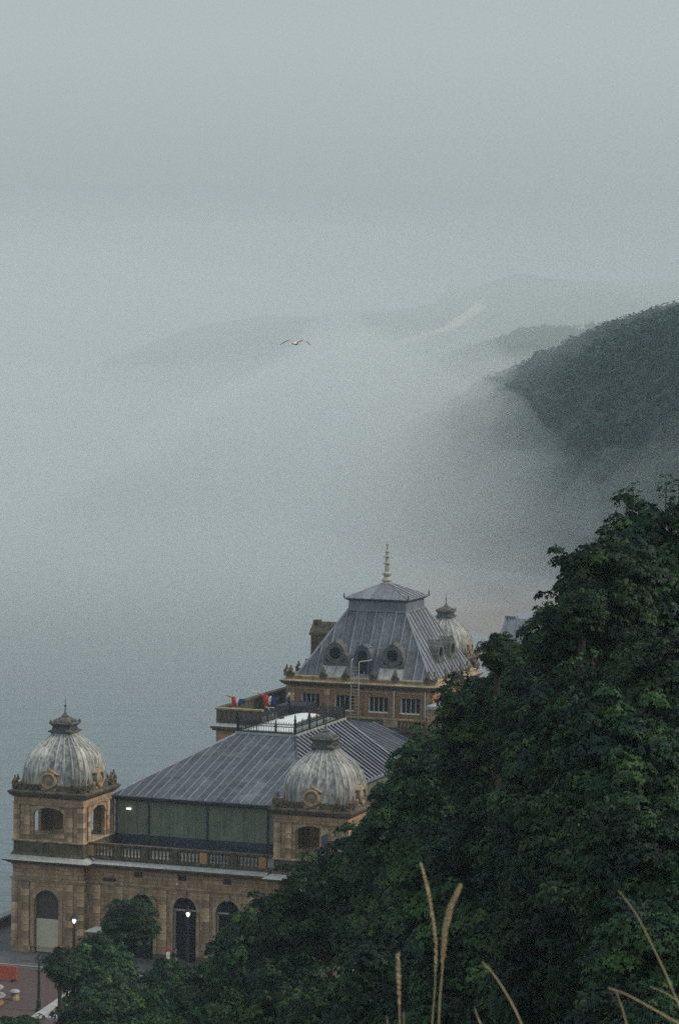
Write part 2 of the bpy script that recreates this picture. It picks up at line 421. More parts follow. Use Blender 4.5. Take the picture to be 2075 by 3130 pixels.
# promenade deck (u,v frame), its ground and the bank of the cliff
mb = MB()
mb.xf = lambda u, v, z: tuple(b2w(u, v, z))
mb.box(U0, 66, -70, 142, -6, 0.0)
tag(mb.build('promenade', ASPH), kind='structure')
mb = MB(); mb.xf = lambda u, v, z: tuple(b2w(u, v, z))
mb.box(-3.2, 58, -62, -6.2, -0.05, 0.006)
tag(mb.build('red_pavement', PAVE), kind='structure')
GRASSY = surf('bank_soil', (0.02, 0.028, 0.014), (0.045, 0.055, 0.028), 0.3, 0.95)
usl = [56, 57, 58, 59, 60] + lin(62, 100, 20) + lin(101, 114, 27) + [116, 130, 220]
vsl = lin(-330, -232, 12) + lin(-230, -210, 42) + lin(-208, 330, 50)
me = bpy.data.meshes.new('cliff_bank')
vs = []
for v in vsl:
    for u in usl:
        p = b2w(u, v); z = ground(p.x, p.y)
        if 63 < u < 100: z += 0.7 * math.sin(v * 0.35 + u * 0.2) * math.sin(u * 0.31 + 1.3)
        vs.append((p.x, p.y, z - 0.02 if u > 57 else -0.5))
nu = len(usl)
me.from_pydata(vs, [], [(j * nu + i, j * nu + i + 1, j * nu + nu + i + 1, j * nu + nu + i) for j in range(len(vsl) - 1) for i in range(nu - 1)])
me.materials.append(GRASSY); me.polygons.foreach_set('use_smooth', [True] * len(me.polygons)); me.update()
link('cliff_bank', me)['kind'] = 'structure'

rs_ = np.random.RandomState(3)
def vnoise_factory(seed):
    g = np.random.RandomState(seed).rand(64, 64)
    def f(x, y):
        xi, yi = math.floor(x), math.floor(y); fx, fy = x - xi, y - yi
        fx = fx * fx * (3 - 2 * fx); fy = fy * fy * (3 - 2 * fy)
        a = g[xi % 64, yi % 64]; b = g[(xi + 1) % 64, yi % 64]; c = g[xi % 64, (yi + 1) % 64]; d = g[(xi + 1) % 64, (yi + 1) % 64]
        return (a + (b - a) * fx) * (1 - fy) + (c + (d - c) * fx) * fy
    return lambda x, y: f(x, y) * 0.6 + f(x * 2.1 + 9, y * 2.1) * 0.28 + f(x * 4.3, y * 4.3 + 5) * 0.12
VN = vnoise_factory(5)
def sstep(a, b, x):
    t = min(max((x - a) / (b - a), 0), 1); return t * t * (3 - 2 * t)
def interp(x, pts):
    if x <= pts[0][0]: return pts[0][1]
    for (a, b), (c, d) in zip(pts, pts[1:]):
        if x <= c: return b + (d - b) * (x - a) / (c - a)
    return pts[-1][1]
SAND = surf('wet_sand', (0.15, 0.115, 0.105), (0.24, 0.19, 0.17), 0.02, 0.6)
def shore(y): return interp(y, [(370, 60), (480, 36), (571, 29), (640, 17), (680, 14), (760, 18), (850, 15), (1000, 8), (1200, -5)])
def beach_z(x, y):
    d = x - shore(y) + 5 * (VN(x * 0.05, y * 0.02) - 0.5)
    return max(-7, SEA_Z + 0.06 * d)
sheet('beach', lin(-30, 160, 60), lin(400, 1250, 50), beach_z, SAND)
WOODC = surf('far_woodland', (0.014, 0.032, 0.026), (0.04, 0.065, 0.042), 0.035, 0.95)
PASTURE = surf('far_pasture', (0.045, 0.062, 0.045), (0.12, 0.13, 0.085), 0.006, 0.95, blotch=((0.20, 0.17, 0.12), 0.008, 0.6))
def near_hill(x, y):
    top = interp(x, [(-6, 0), (10, 10), (24, 22), (40, 31), (54, 38), (70, 47), (86, 55), (110, 63), (170, 72)])
    fade = sstep(600, 820, y + (x - 72) * 3.0) * (1 - 0.6 * sstep(1040, 1200, y))
    z = top * fade + 3.5 * (VN(x * 0.06, y * 0.03) - 0.5)
    return z - 9 * (1 - sstep(0, 0.06, fade)) - 7 * (1 - sstep(-14, 12, x))
sheet('wooded_hill', lin(-24, 190, 80), lin(560, 1200, 80), near_hill, WOODC)
def mid_hill(x, y):
    top = interp(x, [(-10, -8), (15, 10), (30, 24), (55, 44), (90, 56), (170, 66), (320, 74)])
    return top * sstep(1080, 1420, y - (x - 50) * 0.6) + 5 * (VN(x * 0.03, y * 0.012) - 0.5) - 6 * (1 - sstep(1060, 1120, y)) - 8 * (1 - sstep(-20, 20, x))
sheet('middle_hill', lin(-30, 330, 60), lin(1060, 1800, 50), mid_hill, PASTURE)
def far_hill(x, y):
    base = interp(x, [(-330, -10), (-250, 20), (-190, 50), (-120, 72), (-40, 84), (60, 90), (160, 98), (600, 120)])
    z = base * sstep(1500, 2350, y - max(0, -x) * 0.9) * (0.86 + 0.28 * VN(x * 0.011, y * 0.004))
    return z - 8 * (1 - sstep(1450, 1560, y)) - 4 * (1 - sstep(-330, -260, x)) + (22 * sstep(0.5, 0.62, VN(x * 0.006 + 3, y * 0.0028)) - 6) * sstep(1700, 2000, y)
sheet('far_headland', lin(-360, 620, 110), lin(1460, 3000, 70), far_hill, PASTURE)

# ------------------------------------------------------------------ leaves
def leaf_mesh(name, pos, nrm, fwd, size, tint, mat, lobes=3):
    """3-lobed drooping leaves as one mesh"""
    n = len(pos)
    nrm = nrm / np.linalg.norm(nrm, axis=1)[:, None]
    side = np.cross(fwd, nrm); side /= np.linalg.norm(side, axis=1)[:, None] + 1e-9
    fw = np.cross(nrm, side)
    shp = []
    for ang, ln, wd in ((0, 1.0, 0.27), (0.95, 0.78, 0.23), (-0.95, 0.78, 0.23))[:lobes]:
        c, s = math.cos(ang), math.sin(ang)
        for a, b, h in ((0, 0, 0.02), (wd, 0.5, 0.05), (0, 1.0, -0.22), (-wd, 0.5, 0.05)):
            a *= 1.0; b *= ln
            shp.append((a * c + b * s, -a * s + b * c, h))
    shp = np.array(shp); k = len(shp)
    V = pos[:, None, :] + size[:, None, None] * (shp[None, :, 0, None] * side[:, None, :] + shp[None, :, 1, None] * fw[:, None, :] + shp[None, :, 2, None] * nrm[:, None, :])
    V = V.reshape(-1, 3)
    me = bpy.data.meshes.new(name)
    nv = n * k; nf = n * lobes
    me.vertices.add(nv); me.vertices.foreach_set('co', V.astype(np.float32).ravel())
    me.loops.add(nv); me.loops.foreach_set('vertex_index', np.arange(nv, dtype=np.int32))
    me.polygons.add(nf); me.polygons.foreach_set('loop_start', np.arange(0, nv, 4, dtype=np.int32))
    me.polygons.foreach_set('loop_total', np.full(nf, 4, dtype=np.int32))
    at = me.attributes.new('tint', 'FLOAT_COLOR', 'POINT')
    cc = np.ones((nv, 4), np.float32); cc[:, :3] = np.repeat(tint, k, axis=0)
    at.data.foreach_set('color', cc.ravel())
    me.materials.append(mat); me.update(); me.validate()
    return me
GREEN = np.array([[0.016, 0.044, 0.023], [0.025, 0.063, 0.026], [0.013, 0.035, 0.023], [0.036, 0.080, 0.029]])
YOUNG = np.array([0.085, 0.155, 0.045]); RUST = np.array([0.10, 0.065, 0.03])
def crown(name, R, rz, nspray, per, seed, leaf=0.19):
    g = np.random.RandomState(seed)
    ld = g.normal(size=(11, 3)); ld[:, 2] = np.abs(ld[:, 2]) * 0.9 - 0.25; ld /= np.linalg.norm(ld, axis=1)[:, None]
    ls = g.uniform(0.75, 1.15, 11)
    P, N, F, S, T, cen = [], [], [], [], [], []
    for i in range(nspray):
        d = g.normal(size=3); d[2] = d[2] * 0.9 + 0.22; d /= np.linalg.norm(d)
        lob = max(ls * np.exp(7 * (ld @ d - 1)))
        env = 0.60 + 0.42 * lob
        inner = i > nspray * 0.78
        rr = env * (g.uniform(0.3, 0.75) if inner else g.uniform(0.86, 1.04))
        sprig = (not inner) and g.rand() < 0.22
        if sprig: rr = env * g.uniform(1.04, 1.24)
        c = np.array([d[0] * R, d[1] * R, d[2] * rz]) * rr
        out = np.array([d[0], d[1], 0.25 * d[2]]); out /= np.linalg.norm(out) + 1e-6
        sn = d * 0.38 + np.array([0, 0, 0.95]); sn /= np.linalg.norm(sn)
        m = int(per * (g.uniform(0.2, 0.42) if sprig else g.uniform(0.7, 1.3)))
        sr = (0.30 if sprig else g.uniform(0.42, 0.72)) * (R / 2.4) ** 0.5
        a = g.uniform(0, 2 * math.pi, m); r = np.sqrt(g.rand(m)) * sr * 1.25
        e1 = np.cross(sn, [0.3, 0.9, 0.1]); e1 /= np.linalg.norm(e1); e2 = np.cross(sn, e1)
        o = np.cos(a)[:, None] * e1 * r[:, None] + np.sin(a)[:, None] * e2 * r[:, None]
        h = (-0.36 * r * r / sr + g.normal(0, 0.06, m))
        P.append(c + o + sn * h[:, None])
        N.append(sn + o * 0.9 / sr + g.normal(0, 0.38, (m, 3)))
        F.append(o / sr + out * 0.6 + np.array([0, 0, -0.25]) + g.normal(0, 0.35, (m, 3)))
        S.append(leaf * g.uniform(0.7, 1.25, m))
        base = GREEN[g.randint(4)] * g.uniform(0.75, 1.3)
        t = np.repeat(base[None], m, 0) * g.uniform(0.75, 1.3, (m, 1))
        q = g.rand()
        if not inner and q < 0.13: t = t * 0.45 + YOUNG * 0.6
        elif not inner and q < 0.135:
            k = g.rand(m) < 0.45; t[k] = RUST * g.uniform(0.5, 1.1, (k.sum(), 1))
        T.append(t); cen.append(c)
    me = leaf_mesh(name, np.concatenate(P), np.concatenate(N), np.concatenate(F), np.concatenate(S), np.concatenate(T), LEAF)
    mb = MB()
    for c in cen[::3]:
        c = Vector(c); b = Vector((c.x * 0.12, c.y * 0.12, min(c.z - R * 0.6, rz * 0.2)))
        mid = (b + c) / 2 + Vector((0, 0, 0.15 * R * 0.3))
        mb.tube([b, mid, c], [0.05 * R / 2.4, 0.03, 0.012], 4)
    return me, mb.mesh('limbs', BARK)

# far wood on the near hill: one mass
g = np.random.RandomState(21)
P, N, F, S, T = [], [], [], [], []
cnt = 0
while cnt < 1200:
    x, y = g.uniform(14, 125), g.uniform(560, 1020)
    if x > 0.135 * y: continue
    z = near_hill(x, y)
    if z < 3: continue
    R = g.uniform(2.6, 5.2); m = 70
    d = g.normal(size=(m, 3)); d[:, 2] = np.abs(d[:, 2]); d /= np.linalg.norm(d, axis=1)[:, None]
    P.append(np.array([x, y, z - 0.5]) + d * np.array([R, R, R * 1.15]) * g.uniform(0.85, 1.1, (m, 1)))
    N.append(d + g.normal(0, 0.35, (m, 3)) + np.array([0, 0, 0.4])); F.append(g.normal(size=(m, 3)) + d * 0.5); S.append(g.uniform(0.9, 1.9, m))
    T.append(np.repeat((GREEN[g.randint(4)] * g.uniform(0.6, 1.35) * np.array([0.62, 1.0, 1.6]))[None], m, 0)); cnt += 1  # leaf colour pushed to blue: the tint of distant air painted in
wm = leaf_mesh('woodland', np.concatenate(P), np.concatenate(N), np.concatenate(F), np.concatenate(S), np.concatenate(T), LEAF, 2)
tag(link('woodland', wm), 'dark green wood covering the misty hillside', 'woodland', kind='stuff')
# far wood on the middle hill
P, N, F, S, T = [], [], [], [], []
cnt = 0
while cnt < 500:
    x, y = g.uniform(5, 170), g.uniform(1090, 1500)
    z = mid_hill(x, y)
    if z < 4 or VN(x * 0.02 + 4, y * 0.006) < 0.45: continue
    R = g.uniform(3.5, 6.5); m = 34
    d = g.normal(size=(m, 3)); d[:, 2] = np.abs(d[:, 2]); d /= np.linalg.norm(d, axis=1)[:, None]
    P.append(np.array([x, y, z - 0.5]) + d * R); N.append(d + g.normal(0, 0.35, (m, 3))); F.append(g.normal(size=(m, 3))); S.append(g.uniform(1.8, 3.2, m))
    T.append(np.repeat((GREEN[g.randint(4)] * g.uniform(0.6, 1.2))[None], m, 0)); cnt += 1
wm = leaf_mesh('distant_woodland', np.concatenate(P), np.concatenate(N), np.concatenate(F), np.concatenate(S), np.concatenate(T), LEAF, 2)
tag(link('distant_woodland', wm), 'faint wood in the mist below the headland', 'woodland', kind='stuff')
# pale track that climbs the headland
TRACK = surf('sandy_track', (0.66, 0.60, 0.48), (0.78, 0.72, 0.58), 0.05, 0.9)
def track(name, pts, w):
    mb = MB(); n = 40; P = []
    for i in range(n):
        t = i / (n - 1) * (len(pts) - 1); k = min(int(t), len(pts) - 2); f = t - k
        a, b = Vector(pts[k]), Vector(pts[k + 1]); p0 = Vector(pts[max(k - 1, 0)]); p3 = Vector(pts[min(k + 2, len(pts) - 1)])
        q = 0.5 * ((2 * a) + (b - p0) * f + (2 * p0 - 5 * a + 4 * b - p3) * f * f + (3 * a - p0 - 3 * b + p3) * f ** 3)
        P.append(q)
    for p, q in zip(P, P[1:]):
        d = (q - p).normalized(); s = Vector((-d.y, d.x)) * w * 0.5
        c = [p - s, p + s, q + s, q - s]
        mb.hexa([(k.x, k.y, far_hill(k.x, k.y) - 1.0) for k in c], [(k.x, k.y, far_hill(k.x, k.y) + 1.2) for k in c])
    o = mb.build(name, TRACK); o['kind'] = 'structure'; return o
track('sandy_track', [(-5, 1918), (8, 1934), (19, 1962), (30, 2010), (36, 2034), (45, 2054), (61, 2082), (79, 2118), (95, 2218), (110, 2338)], 10)
def gull_body(mb, s=1.0): pass

# ------------------------------------------------------------------ domed pavilion tower (built once, copied)
W, S = 6.56, 23.78
H = W / 2
GR_T = 'domed sandstone towers of the seaside hall'
def tower():
    t = root('domed_tower', b2w(H, H), -YAW)
    rots = [k * math.pi / 2 for k in range(4)]
    # lower storey
    def low(mb):
        for k in range(4):
            c, s = math.cos(rots[k]), math.sin(rots[k])
            mb.xf = lambda x, y, z, c=c, s=s: (x * c - y * s, x * s + y * c, z)
            ops = [(-0.08, 1.13, 0.0, 4.3, 5.45)] if k == 0 else []
            mb.arch_wall(-H, H - 0.5, 0, 7.2, -H, -H + 0.5, ops)
    part('lower_wall', STONE, t, low)
    def pil(mb):
        for k in range(4):
            c, s = math.cos(rots[k]), math.sin(rots[k])
            mb.xf = lambda x, y, z, c=c, s=s: (x * c - y * s, x * s + y * c, z)
            mb.arch_wall(-H - 0.06, H + 0.06, 0, 0.55, -H - 0.14, -H + 0.05, [(-0.08, 1.5, 0, 0.54, 0.545)] if k == 0 else [])
    part('base_course', STONE_TRIM, t, pil)
    part('string_course', STONE_TRIM, t, lambda mb: (mb.frus(H + 0.10, 6.12, H + 0.10, 6.26), mb.frus(H + 0.10, 6.26, H + 0.18, 6.30), mb.frus(H + 0.18, 6.30, H + 0.18, 6.42)))
    bl = MB(); bl.box(-0.36, 0.36, -0.14, 0.04, 0.0, 0.585); big = bl.mesh('pilaster_block', STONE_BLK)
    bl = MB(); bl.box(-0.30, 0.30, -0.30, 0.30, 0.0, 0.585); cor = bl.mesh('corner_block', STONE_BLK)
    for k in range(4):
        c, s = math.cos(rots[k]), math.sin(rots[k])
        for sx in ((-1, 1) if k < 2 else ()):
            x, y = sx * 2.05, -H
            p = root('pilaster', (0, 0, 0)); p.parent = t
            for j in range(9):
                o = link('block', big, p, (x * c - y * s, x * s + y * c, 0.56 + j * 0.615), (0, 0, rots[k]), (1.0 if j % 2 else 0.93, 1.0 if j % 2 else 0.8, 1))
        p = root('corner_pier', (0, 0, 0)); p.parent = t
        if k in (0, 1, 3):
            x, y = (H - 0.20) , -(H - 0.20)
            for j in range(9):
                link('block', cor, p, (x * c - y * s, x * s + y * c, 0.56 + j * 0.615), (0, 0, rots[k]), (1.0 if j % 2 else 0.95, 1.0 if j % 2 else 0.95, 1))
    part('arch_surround', STONE_TRIM, t, lambda mb: mb.arch_ring(-0.08, 1.14, 4.3, 5.45, 0.34, -H - 0.09, -H + 0.05, legs=0.56))
    part('recessed_door', DARKIN, t, lambda mb: (mb.box(-1.3, 1.15, -H + 0.38, -H + 0.48, 0.0, 5.6), mb.box(-1.2, 1.05, -H + 0.32, -H + 0.39, 3.98, 4.08)))
    part('hoarding_board', CREAM, t, lambda mb: mb.box(-1.12, 0.98, -H + 0.18, -H + 0.30, 0.06, 2.92))
    part('frieze', STONE, t, lambda mb: (mb.frus(H + 0.02, 7.2, H + 0.02, 7.5), mb.frus(H + 0.10, 7.5, H + 0.16, 7.66)))
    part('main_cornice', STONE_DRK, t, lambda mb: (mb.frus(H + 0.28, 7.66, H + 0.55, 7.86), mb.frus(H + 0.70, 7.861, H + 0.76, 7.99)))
    part('cornice_flashing', FLASH, t, lambda mb: mb.frus(H + 0.78, 7.992, H + 0.12, 8.36))
    # plinth and sill
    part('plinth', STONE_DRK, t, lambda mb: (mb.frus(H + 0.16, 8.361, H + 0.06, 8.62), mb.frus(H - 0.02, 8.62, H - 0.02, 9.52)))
    part('sill_rail', STONE_TRIM, t, lambda mb: (mb.frus(H + 0.08, 9.52, H + 0.13, 9.62), mb.frus(H + 0.13, 9.621, H + 0.05, 9.70)))
    # open arches
    def up(mb):
        for k in range(4):
            c, s = math.cos(rots[k]), math.sin(rots[k])
            mb.xf = lambda x, y, z, c=c, s=s: (x * c - y * s, x * s + y * c, z)
            mb.arch_wall(-H + 0.12, H - 0.42, 9.70, 12.86, -H + 0.12, -H + 0.42, [(0.0, 1.44, 9.70, 11.85, 12.50)])
    part('upper_arcade', STONE, t, up)
    for k in range(4):
        part('arch_surround', STONE_TRIM, t, lambda mb: mb.arch_ring(0, 1.45, 11.85, 12.50, 0.26, -H + 0.03, -H + 0.13), rot=(0, 0, rots[k]))
    bl = MB(); bl.box(-0.27, 0.27, -0.13, 0.02, 0.0, 0.405); big = bl.mesh('upper_block', STONE_BLK)
    bl = MB(); bl.box(-0.30, 0.30, -0.30, 0.30, 0.0, 0.405); cor = bl.mesh('upper_corner_block', STONE_BLK)
    for k in range(4):
        c, s = math.cos(rots[k]), math.sin(rots[k])
        for sx in ((-1, 1) if k < 2 else ()):
            x, y = sx * 2.0, -H + 0.12
            p = root('upper_pilaster', (0, 0, 0)); p.parent = t
            for j in range(7):
                link('block', big, p, (x * c - y * s, x * s + y * c, 9.705 + j * 0.42), (0, 0, rots[k]), (1.0 if j % 2 else 0.9, 1.0 if j % 2 else 0.75, 1))
        p = root('upper_pier', (0, 0, 0)); p.parent = t
        x, y = (H - 0.29), -(H - 0.29)
        for j in range(7):
            link('block', cor, p, (x * c - y * s, x * s + y * c, 9.705 + j * 0.42), (0, 0, rots[k]), (1.0 if j % 2 else 0.94, 1.0 if j % 2 else 0.94, 1))
    part('entablature', STONE, t, lambda mb: (mb.frus(H + 0.0, 12.66, H + 0.0, 12.78), mb.frus(H + 0.06, 12.78, H + 0.06, 12.86), mb.frus(H - 0.04, 12.861, H - 0.04, 13.36)))
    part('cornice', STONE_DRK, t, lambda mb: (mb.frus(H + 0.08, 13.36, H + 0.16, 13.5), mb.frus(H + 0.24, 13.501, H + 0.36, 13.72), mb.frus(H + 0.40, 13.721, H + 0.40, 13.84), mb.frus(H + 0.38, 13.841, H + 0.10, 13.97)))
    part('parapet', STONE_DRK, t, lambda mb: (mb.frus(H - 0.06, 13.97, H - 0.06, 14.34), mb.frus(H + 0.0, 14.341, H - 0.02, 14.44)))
    # dome of lead sheets
    prof = [(14.30, 2.97), (14.9, 3.0), (15.5, 2.97), (16.0, 2.86), (16.5, 2.70), (17.0, 2.42), (17.4, 2.09), (17.8, 1.68), (18.15, 1.30), (18.42, 1.02), (18.62, 0.92)]
    NB = 7; EXPO = 5.5
    def sup(r, a):
        c, s = math.cos(a), math.sin(a)
        k = r / (abs(c) ** EXPO + abs(s) ** EXPO) ** (1 / EXPO)
        return (k * c, k * s)
    def edge_ang(i):
        tx = -1 + 2 * i / NB
        return -math.pi / 2 + math.atan(tx) * 1.0
    for i in range(NB):
        a0, a1 = edge_ang(i), edge_ang(i + 1)
        mb = MB(); mb.smooth = True
        vs = []; nsg = 3
        for z, r in prof:
            for j in range(nsg + 1):
                x, y = sup(r, a0 + (a1 - a0) * j / nsg); vs.append((x, y, z))
        fs = [[k * (nsg + 1) + j, k * (nsg + 1) + j + 1, (k + 1) * (nsg + 1) + j + 1, (k + 1) * (nsg + 1) + j] for k in range(len(prof) - 1) for j in range(nsg)]
        mb.add(vs, fs)
        mb.smooth = False
        mb.cur = 1
        pts = []
        for z, r in prof:
            x, y = sup(r + 0.02, a0); pts.append((x, y, z))
        mb.tube(pts, [0.065] * (len(pts) - 3) + [0.05, 0.04, 0.035], 5)
        me = mb.mesh('dome_panel', DOME, DROLL)
        for k in range(4): link('dome_panel', me, t, (0, 0, 0), (0, 0, rots[k]))
    # crown of the dome
    def cap(mb):
        mb.frus(0.92, 18.56, 1.10, 18.70); mb.frus(1.16, 18.701, 1.16, 18.84); mb.frus(1.02, 18.841, 0.86, 18.98)
        mb.frus(0.84, 18.98, 0.84, 19.18); mb.frus(0.88, 19.181, 1.08, 19.42); mb.frus(1.10, 19.421, 0.98, 19.54)
        for sx in (-1, 1):
            for sy in (-1, 1): mb.lathe([(0.12, 19.42), (0.16, 19.56), (0.06, 19.7), (0.01, 19.8)], 6, (sx * 0.98, sy * 0.98))
        mb.frus(0.84, 19.54, 0.62, 19.75); mb.frus(0.60, 19.751, 0.30, 19.98); mb.lathe([(0.30, 19.98), (0.34, 20.05), (0.2, 20.15), (0.1, 20.3), (0.05, 20.4)], 8)
        for k in range(4):
            c, s = math.cos(rots[k]), math.sin(rots[k])
            for sx in (-0.45, 0, 0.45):
                mb.xf = None
                mb.lathe([(0.10, 18.84), (0.13, 18.95), (0.05, 19.12)], 5, (sx * c + 0.98 * s, sx * s - 0.98 * c))
                mb.lathe([(0.10, 19.5), (0.13, 19.62), (0.03, 19.78)], 5, (sx * c + 0.86 * s, sx * s - 0.86 * c))
    part('dome_crown', CROWN, t, cap, loc=(0, 0, -0.2), scale=(0.94, 0.94, 1.01))
    part('finial', IRON, t, lambda mb: mb.lathe([(0.05, 20.38), (0.04, 20.8), (0.09, 20.86), (0.09, 20.92), (0.03, 20.98), (0.025, 21.3), (0.05, 21.36), (0.015, 21.45), (0.01, 21.72)], 6))
    # roundels
    def rnd(mb):
        mb.box(-0.72, 0.72, -H + 0.02, -H + 0.34, 14.0, 14.2)
        mb.box(-0.62, -0.50, -H + 0.06, -H + 0.46, 14.2, 15.32); mb.box(0.50, 0.62, -H + 0.06, -H + 0.46, 14.2, 15.32)
        mb.box(-0.50, 0.50, -H + 0.16, -H + 0.5, 14.2, 15.32)
        mb.hexa([(-0.86, -H - 0.06, 15.36), (0.86, -H - 0.06, 15.36), (0.45, -H - 0.06, 15.62), (0.0, -H - 0.06, 15.78), (-0.45, -H - 0.06, 15.62)], [(-0.86, -H + 0.6, 15.36), (0.86, -H + 0.6, 15.36), (0.45, -H + 0.6, 15.62), (0.0, -H + 0.6, 15.78), (-0.45, -H + 0.6, 15.62)])
        mb.lathe([(0.10, 15.66), (0.14, 15.8), (0.08, 15.9), (0.02, 16.0)], 6, (0, -H + 0.1))
        for sx in (-1, 1):
            mb.lathe([(0.2, 0), (0.24, 0.08), (0.2, 0.2)], 8, ax=lambda x, y, z, sx=sx: (sx * 0.80 + x, -H + 0.05 + z, 14.42 + y))
    def rnd_disc(mb):
        mb.lathe([(0.74, 0.0), (0.74, -0.20), (0.64, -0.30), (0.54, -0.26), (0.52, -0.12), (0.36, -0.12), (0.27, -0.20), (0.10, -0.24)], 20, ax=lambda x, y, z: (x, -H + 0.12 + z, 14.82 + y))
    mr = MB(); rnd(mr); mr = mr.mesh('dormer_surround', STONE_TRIM, STONE_DRK)
    md = MB(); rnd_disc(md); md = md.mesh('roundel', STONE_TRIM)
    def acro(mb):
        mb.box(-0.26, 0.26, -0.2, 0.2, 13.98, 14.14)
        mb.lathe([(0.26, 0.0), (0.26, -0.1), (0.16, -0.16), (0.10, -0.1), (0.04, -0.14)], 10, ax=lambda x, y, z: (x, -0.1 + z, 14.42 + y))
        for sx in (-1, 1): mb.lathe([(0.13, 0.1), (0.13, -0.12)], 7, ax=lambda x, y, z, sx=sx: (sx * 0.26 + x, -0.02 + z, 14.24 + y))
        mb.hexa([(-0.2, -0.14, 14.62), (0.2, -0.14, 14.62), (0.2, 0.1, 14.62), (-0.2, 0.1, 14.62)], [(-0.05, -0.06, 14.98), (0.05, -0.06, 14.98), (0.05, 0.04, 14.98), (-0.05, 0.04, 14.98)])
        mb.lathe([(0.05, 14.94), (0.09, 15.02), (0.02, 15.12)], 6, (0, -0.02))
    global ma
    ma = MB(); acro(ma); ma = ma.mesh('acroterion', STONE_DRK)
    for k in range(4):
        d = link('dormer', mr, t, (0, 0, 0), (0, 0, rots[k])); link('roundel', md, d)
        c, s = math.cos(rots[k]), math.sin(rots[k])
        for sx in (-2.35, 2.35):
            x, y = sx, -H - 0.02
            link('acroterion', ma, t, (x * c - y * s, x * s + y * c, 0), (0, 0, rots[k]))
        x, y = H - 0.1, -H + 0.1
        link('acroterion', ma, t, (x * c - y * s, x * s + y * c, 0.05), (0, 0, rots[k] + math.pi / 4))
    return t
t1 = tower()
tag(t1, 'domed sandstone tower with see-through arches above the cream board', 'tower', GR_T)
t2 = copy_tree(t1); t2.location = b2w(S + H, H)
tag(t2, 'sandstone tower with streaked dome half sunk in the trees in front of the striped roof')
t3 = copy_tree(t1); t3.location = b2w(0.45, 122.0)
tag(t3, 'pale misty domed tower peeping out behind the slope of the big mansard roof')

# ------------------------------------------------------------------ arcade front between the towers
FB = 0.9
def fr(v=0.0, z=0.0, u=0.0): return b2w(u, v, z)
a = root('arcade_front', b2w(0, 0), -YAW, 'brown sandstone front with round arched windows under the pale lead cornice', 'building front')
WX = [11.63, 15.53, 19.43]
part('wall', STONE, a, lambda mb: mb.arch_wall(W + 0.001, S - 0.001, 0, 7.25, FB, FB + 0.5, [(x, 1.05, 0.0, 4.52, 5.60) for x in WX]))
for x0, x1 in ((W + 0.2, 10.5), (12.75, 14.4), (16.66, 18.3), (20.56, S - 0.2)): part('plinth_course', STONE_DRK, a, lambda mb: mb.box(x0, x1, FB - 0.1, FB + 0.02, 0, 0.6))
part('string_course', STONE_TRIM, a, lambda mb: mb.box(W + 0.2, S - 0.2, FB - 0.1, FB + 0.02, 6.12, 6.26)); part('string_moulding', STONE_TRIM, a, lambda mb: mb.box(W + 0.2, S - 0.2, FB - 0.18, FB + 0.02, 6.261, 6.4))
for x in WX:
    part('arch_surround', STONE_TRIM, a, lambda mb: mb.arch_ring(x, 1.06, 4.52, 5.60, 0.30, FB - 0.08, FB + 0.03, legs=0.6))
    part('keystone', STONE_TRIM, a, lambda mb: mb.hexa([(x - 0.14, FB - 0.16, 5.55), (x + 0.14, FB - 0.16, 5.55), (x + 0.14, FB, 5.55), (x - 0.14, FB, 5.55)], [(x - 0.22, FB - 0.18, 6.08), (x + 0.22, FB - 0.18, 6.08), (x + 0.22, FB, 6.08), (x - 0.22, FB, 6.08)]))
    wn = part('arched_window', GLASS, a, lambda mb: mb.box(x - 1.2, x + 1.2, FB + 0.36, FB + 0.42, 0.0, 5.7))
    part('transom', COPING, wn, lambda mb: mb.box(x - 1.06, x + 1.06, FB + 0.26, FB + 0.35, 4.36, 4.50))
    for sx in (-1, 1): part('mullion', COPING, wn, lambda mb: mb.box(x + sx * 0.99 - 0.05, x + sx * 0.99 + 0.05, FB + 0.27, FB + 0.35, 0.0, 4.36))
    part('glazing_bar', NAVY, wn, lambda mb: (mb.box(x - 0.03, x + 0.03, FB + 0.28, FB + 0.35, 0.0, 4.36), mb.box(x - 0.9, x + 0.9, FB + 0.28, FB + 0.34, 2.3, 2.38)))
bl = MB(); bl.box(-0.34, 0.34, -0.13, 0.02, 0, 0.585); bm_ = bl.mesh('pilaster_block', STONE_BLK)
for x in (7.5, 9.55, 13.58, 17.48, 21.4, 23.2):
    p = root('pilaster', (0, 0, 0)); p.parent = a
    for j in range(9): link('block', bm_, p, (x, FB, 0.61 + j * 0.61), (0, 0, 0), (1 if j % 2 else 0.94, 1 if j % 2 else 0.8, 1))
for x in (11.27, 15.3, 19.35): part('vent_plate', IRON, a, lambda mb: (mb.box(x - 0.36, x + 0.36, FB - 0.06, FB + 0.02, 6.98, 7.42), [mb.box(x - 0.32, x + 0.32, FB - 0.10, FB - 0.05, 7.02 + 0.1 * k, 7.07 + 0.1 * k) for k in range(4)]))
part('bracket', IRON, a, lambda mb: mb.box(8.0, 9.2, FB - 0.12, FB + 0.02, 6.52, 6.72))
part('wall_light', WHITE, a, lambda mb: mb.lathe([(0.07, 6.58), (0.12, 6.64), (0.10, 6.76), (0.03, 6.82)], 7, (14.9, FB - 0.14)))
part('frieze', STONE, a, lambda mb: (mb.box(W + 0.1, S - 0.1, FB - 0.04, FB + 0.4, 7.25, 7.5), mb.box(W + 0.16, S - 0.16, FB - 0.14, FB + 0.4, 7.501, 7.66)))
part('main_cornice', STONE_DRK, a, lambda mb: (mb.box(W + 0.5, S - 0.5, FB - 0.5, FB + 0.4, 7.661, 7.85), mb.box(W + 0.74, S - 0.74, FB - 0.72, FB + 0.4, 7.851, 7.99)))
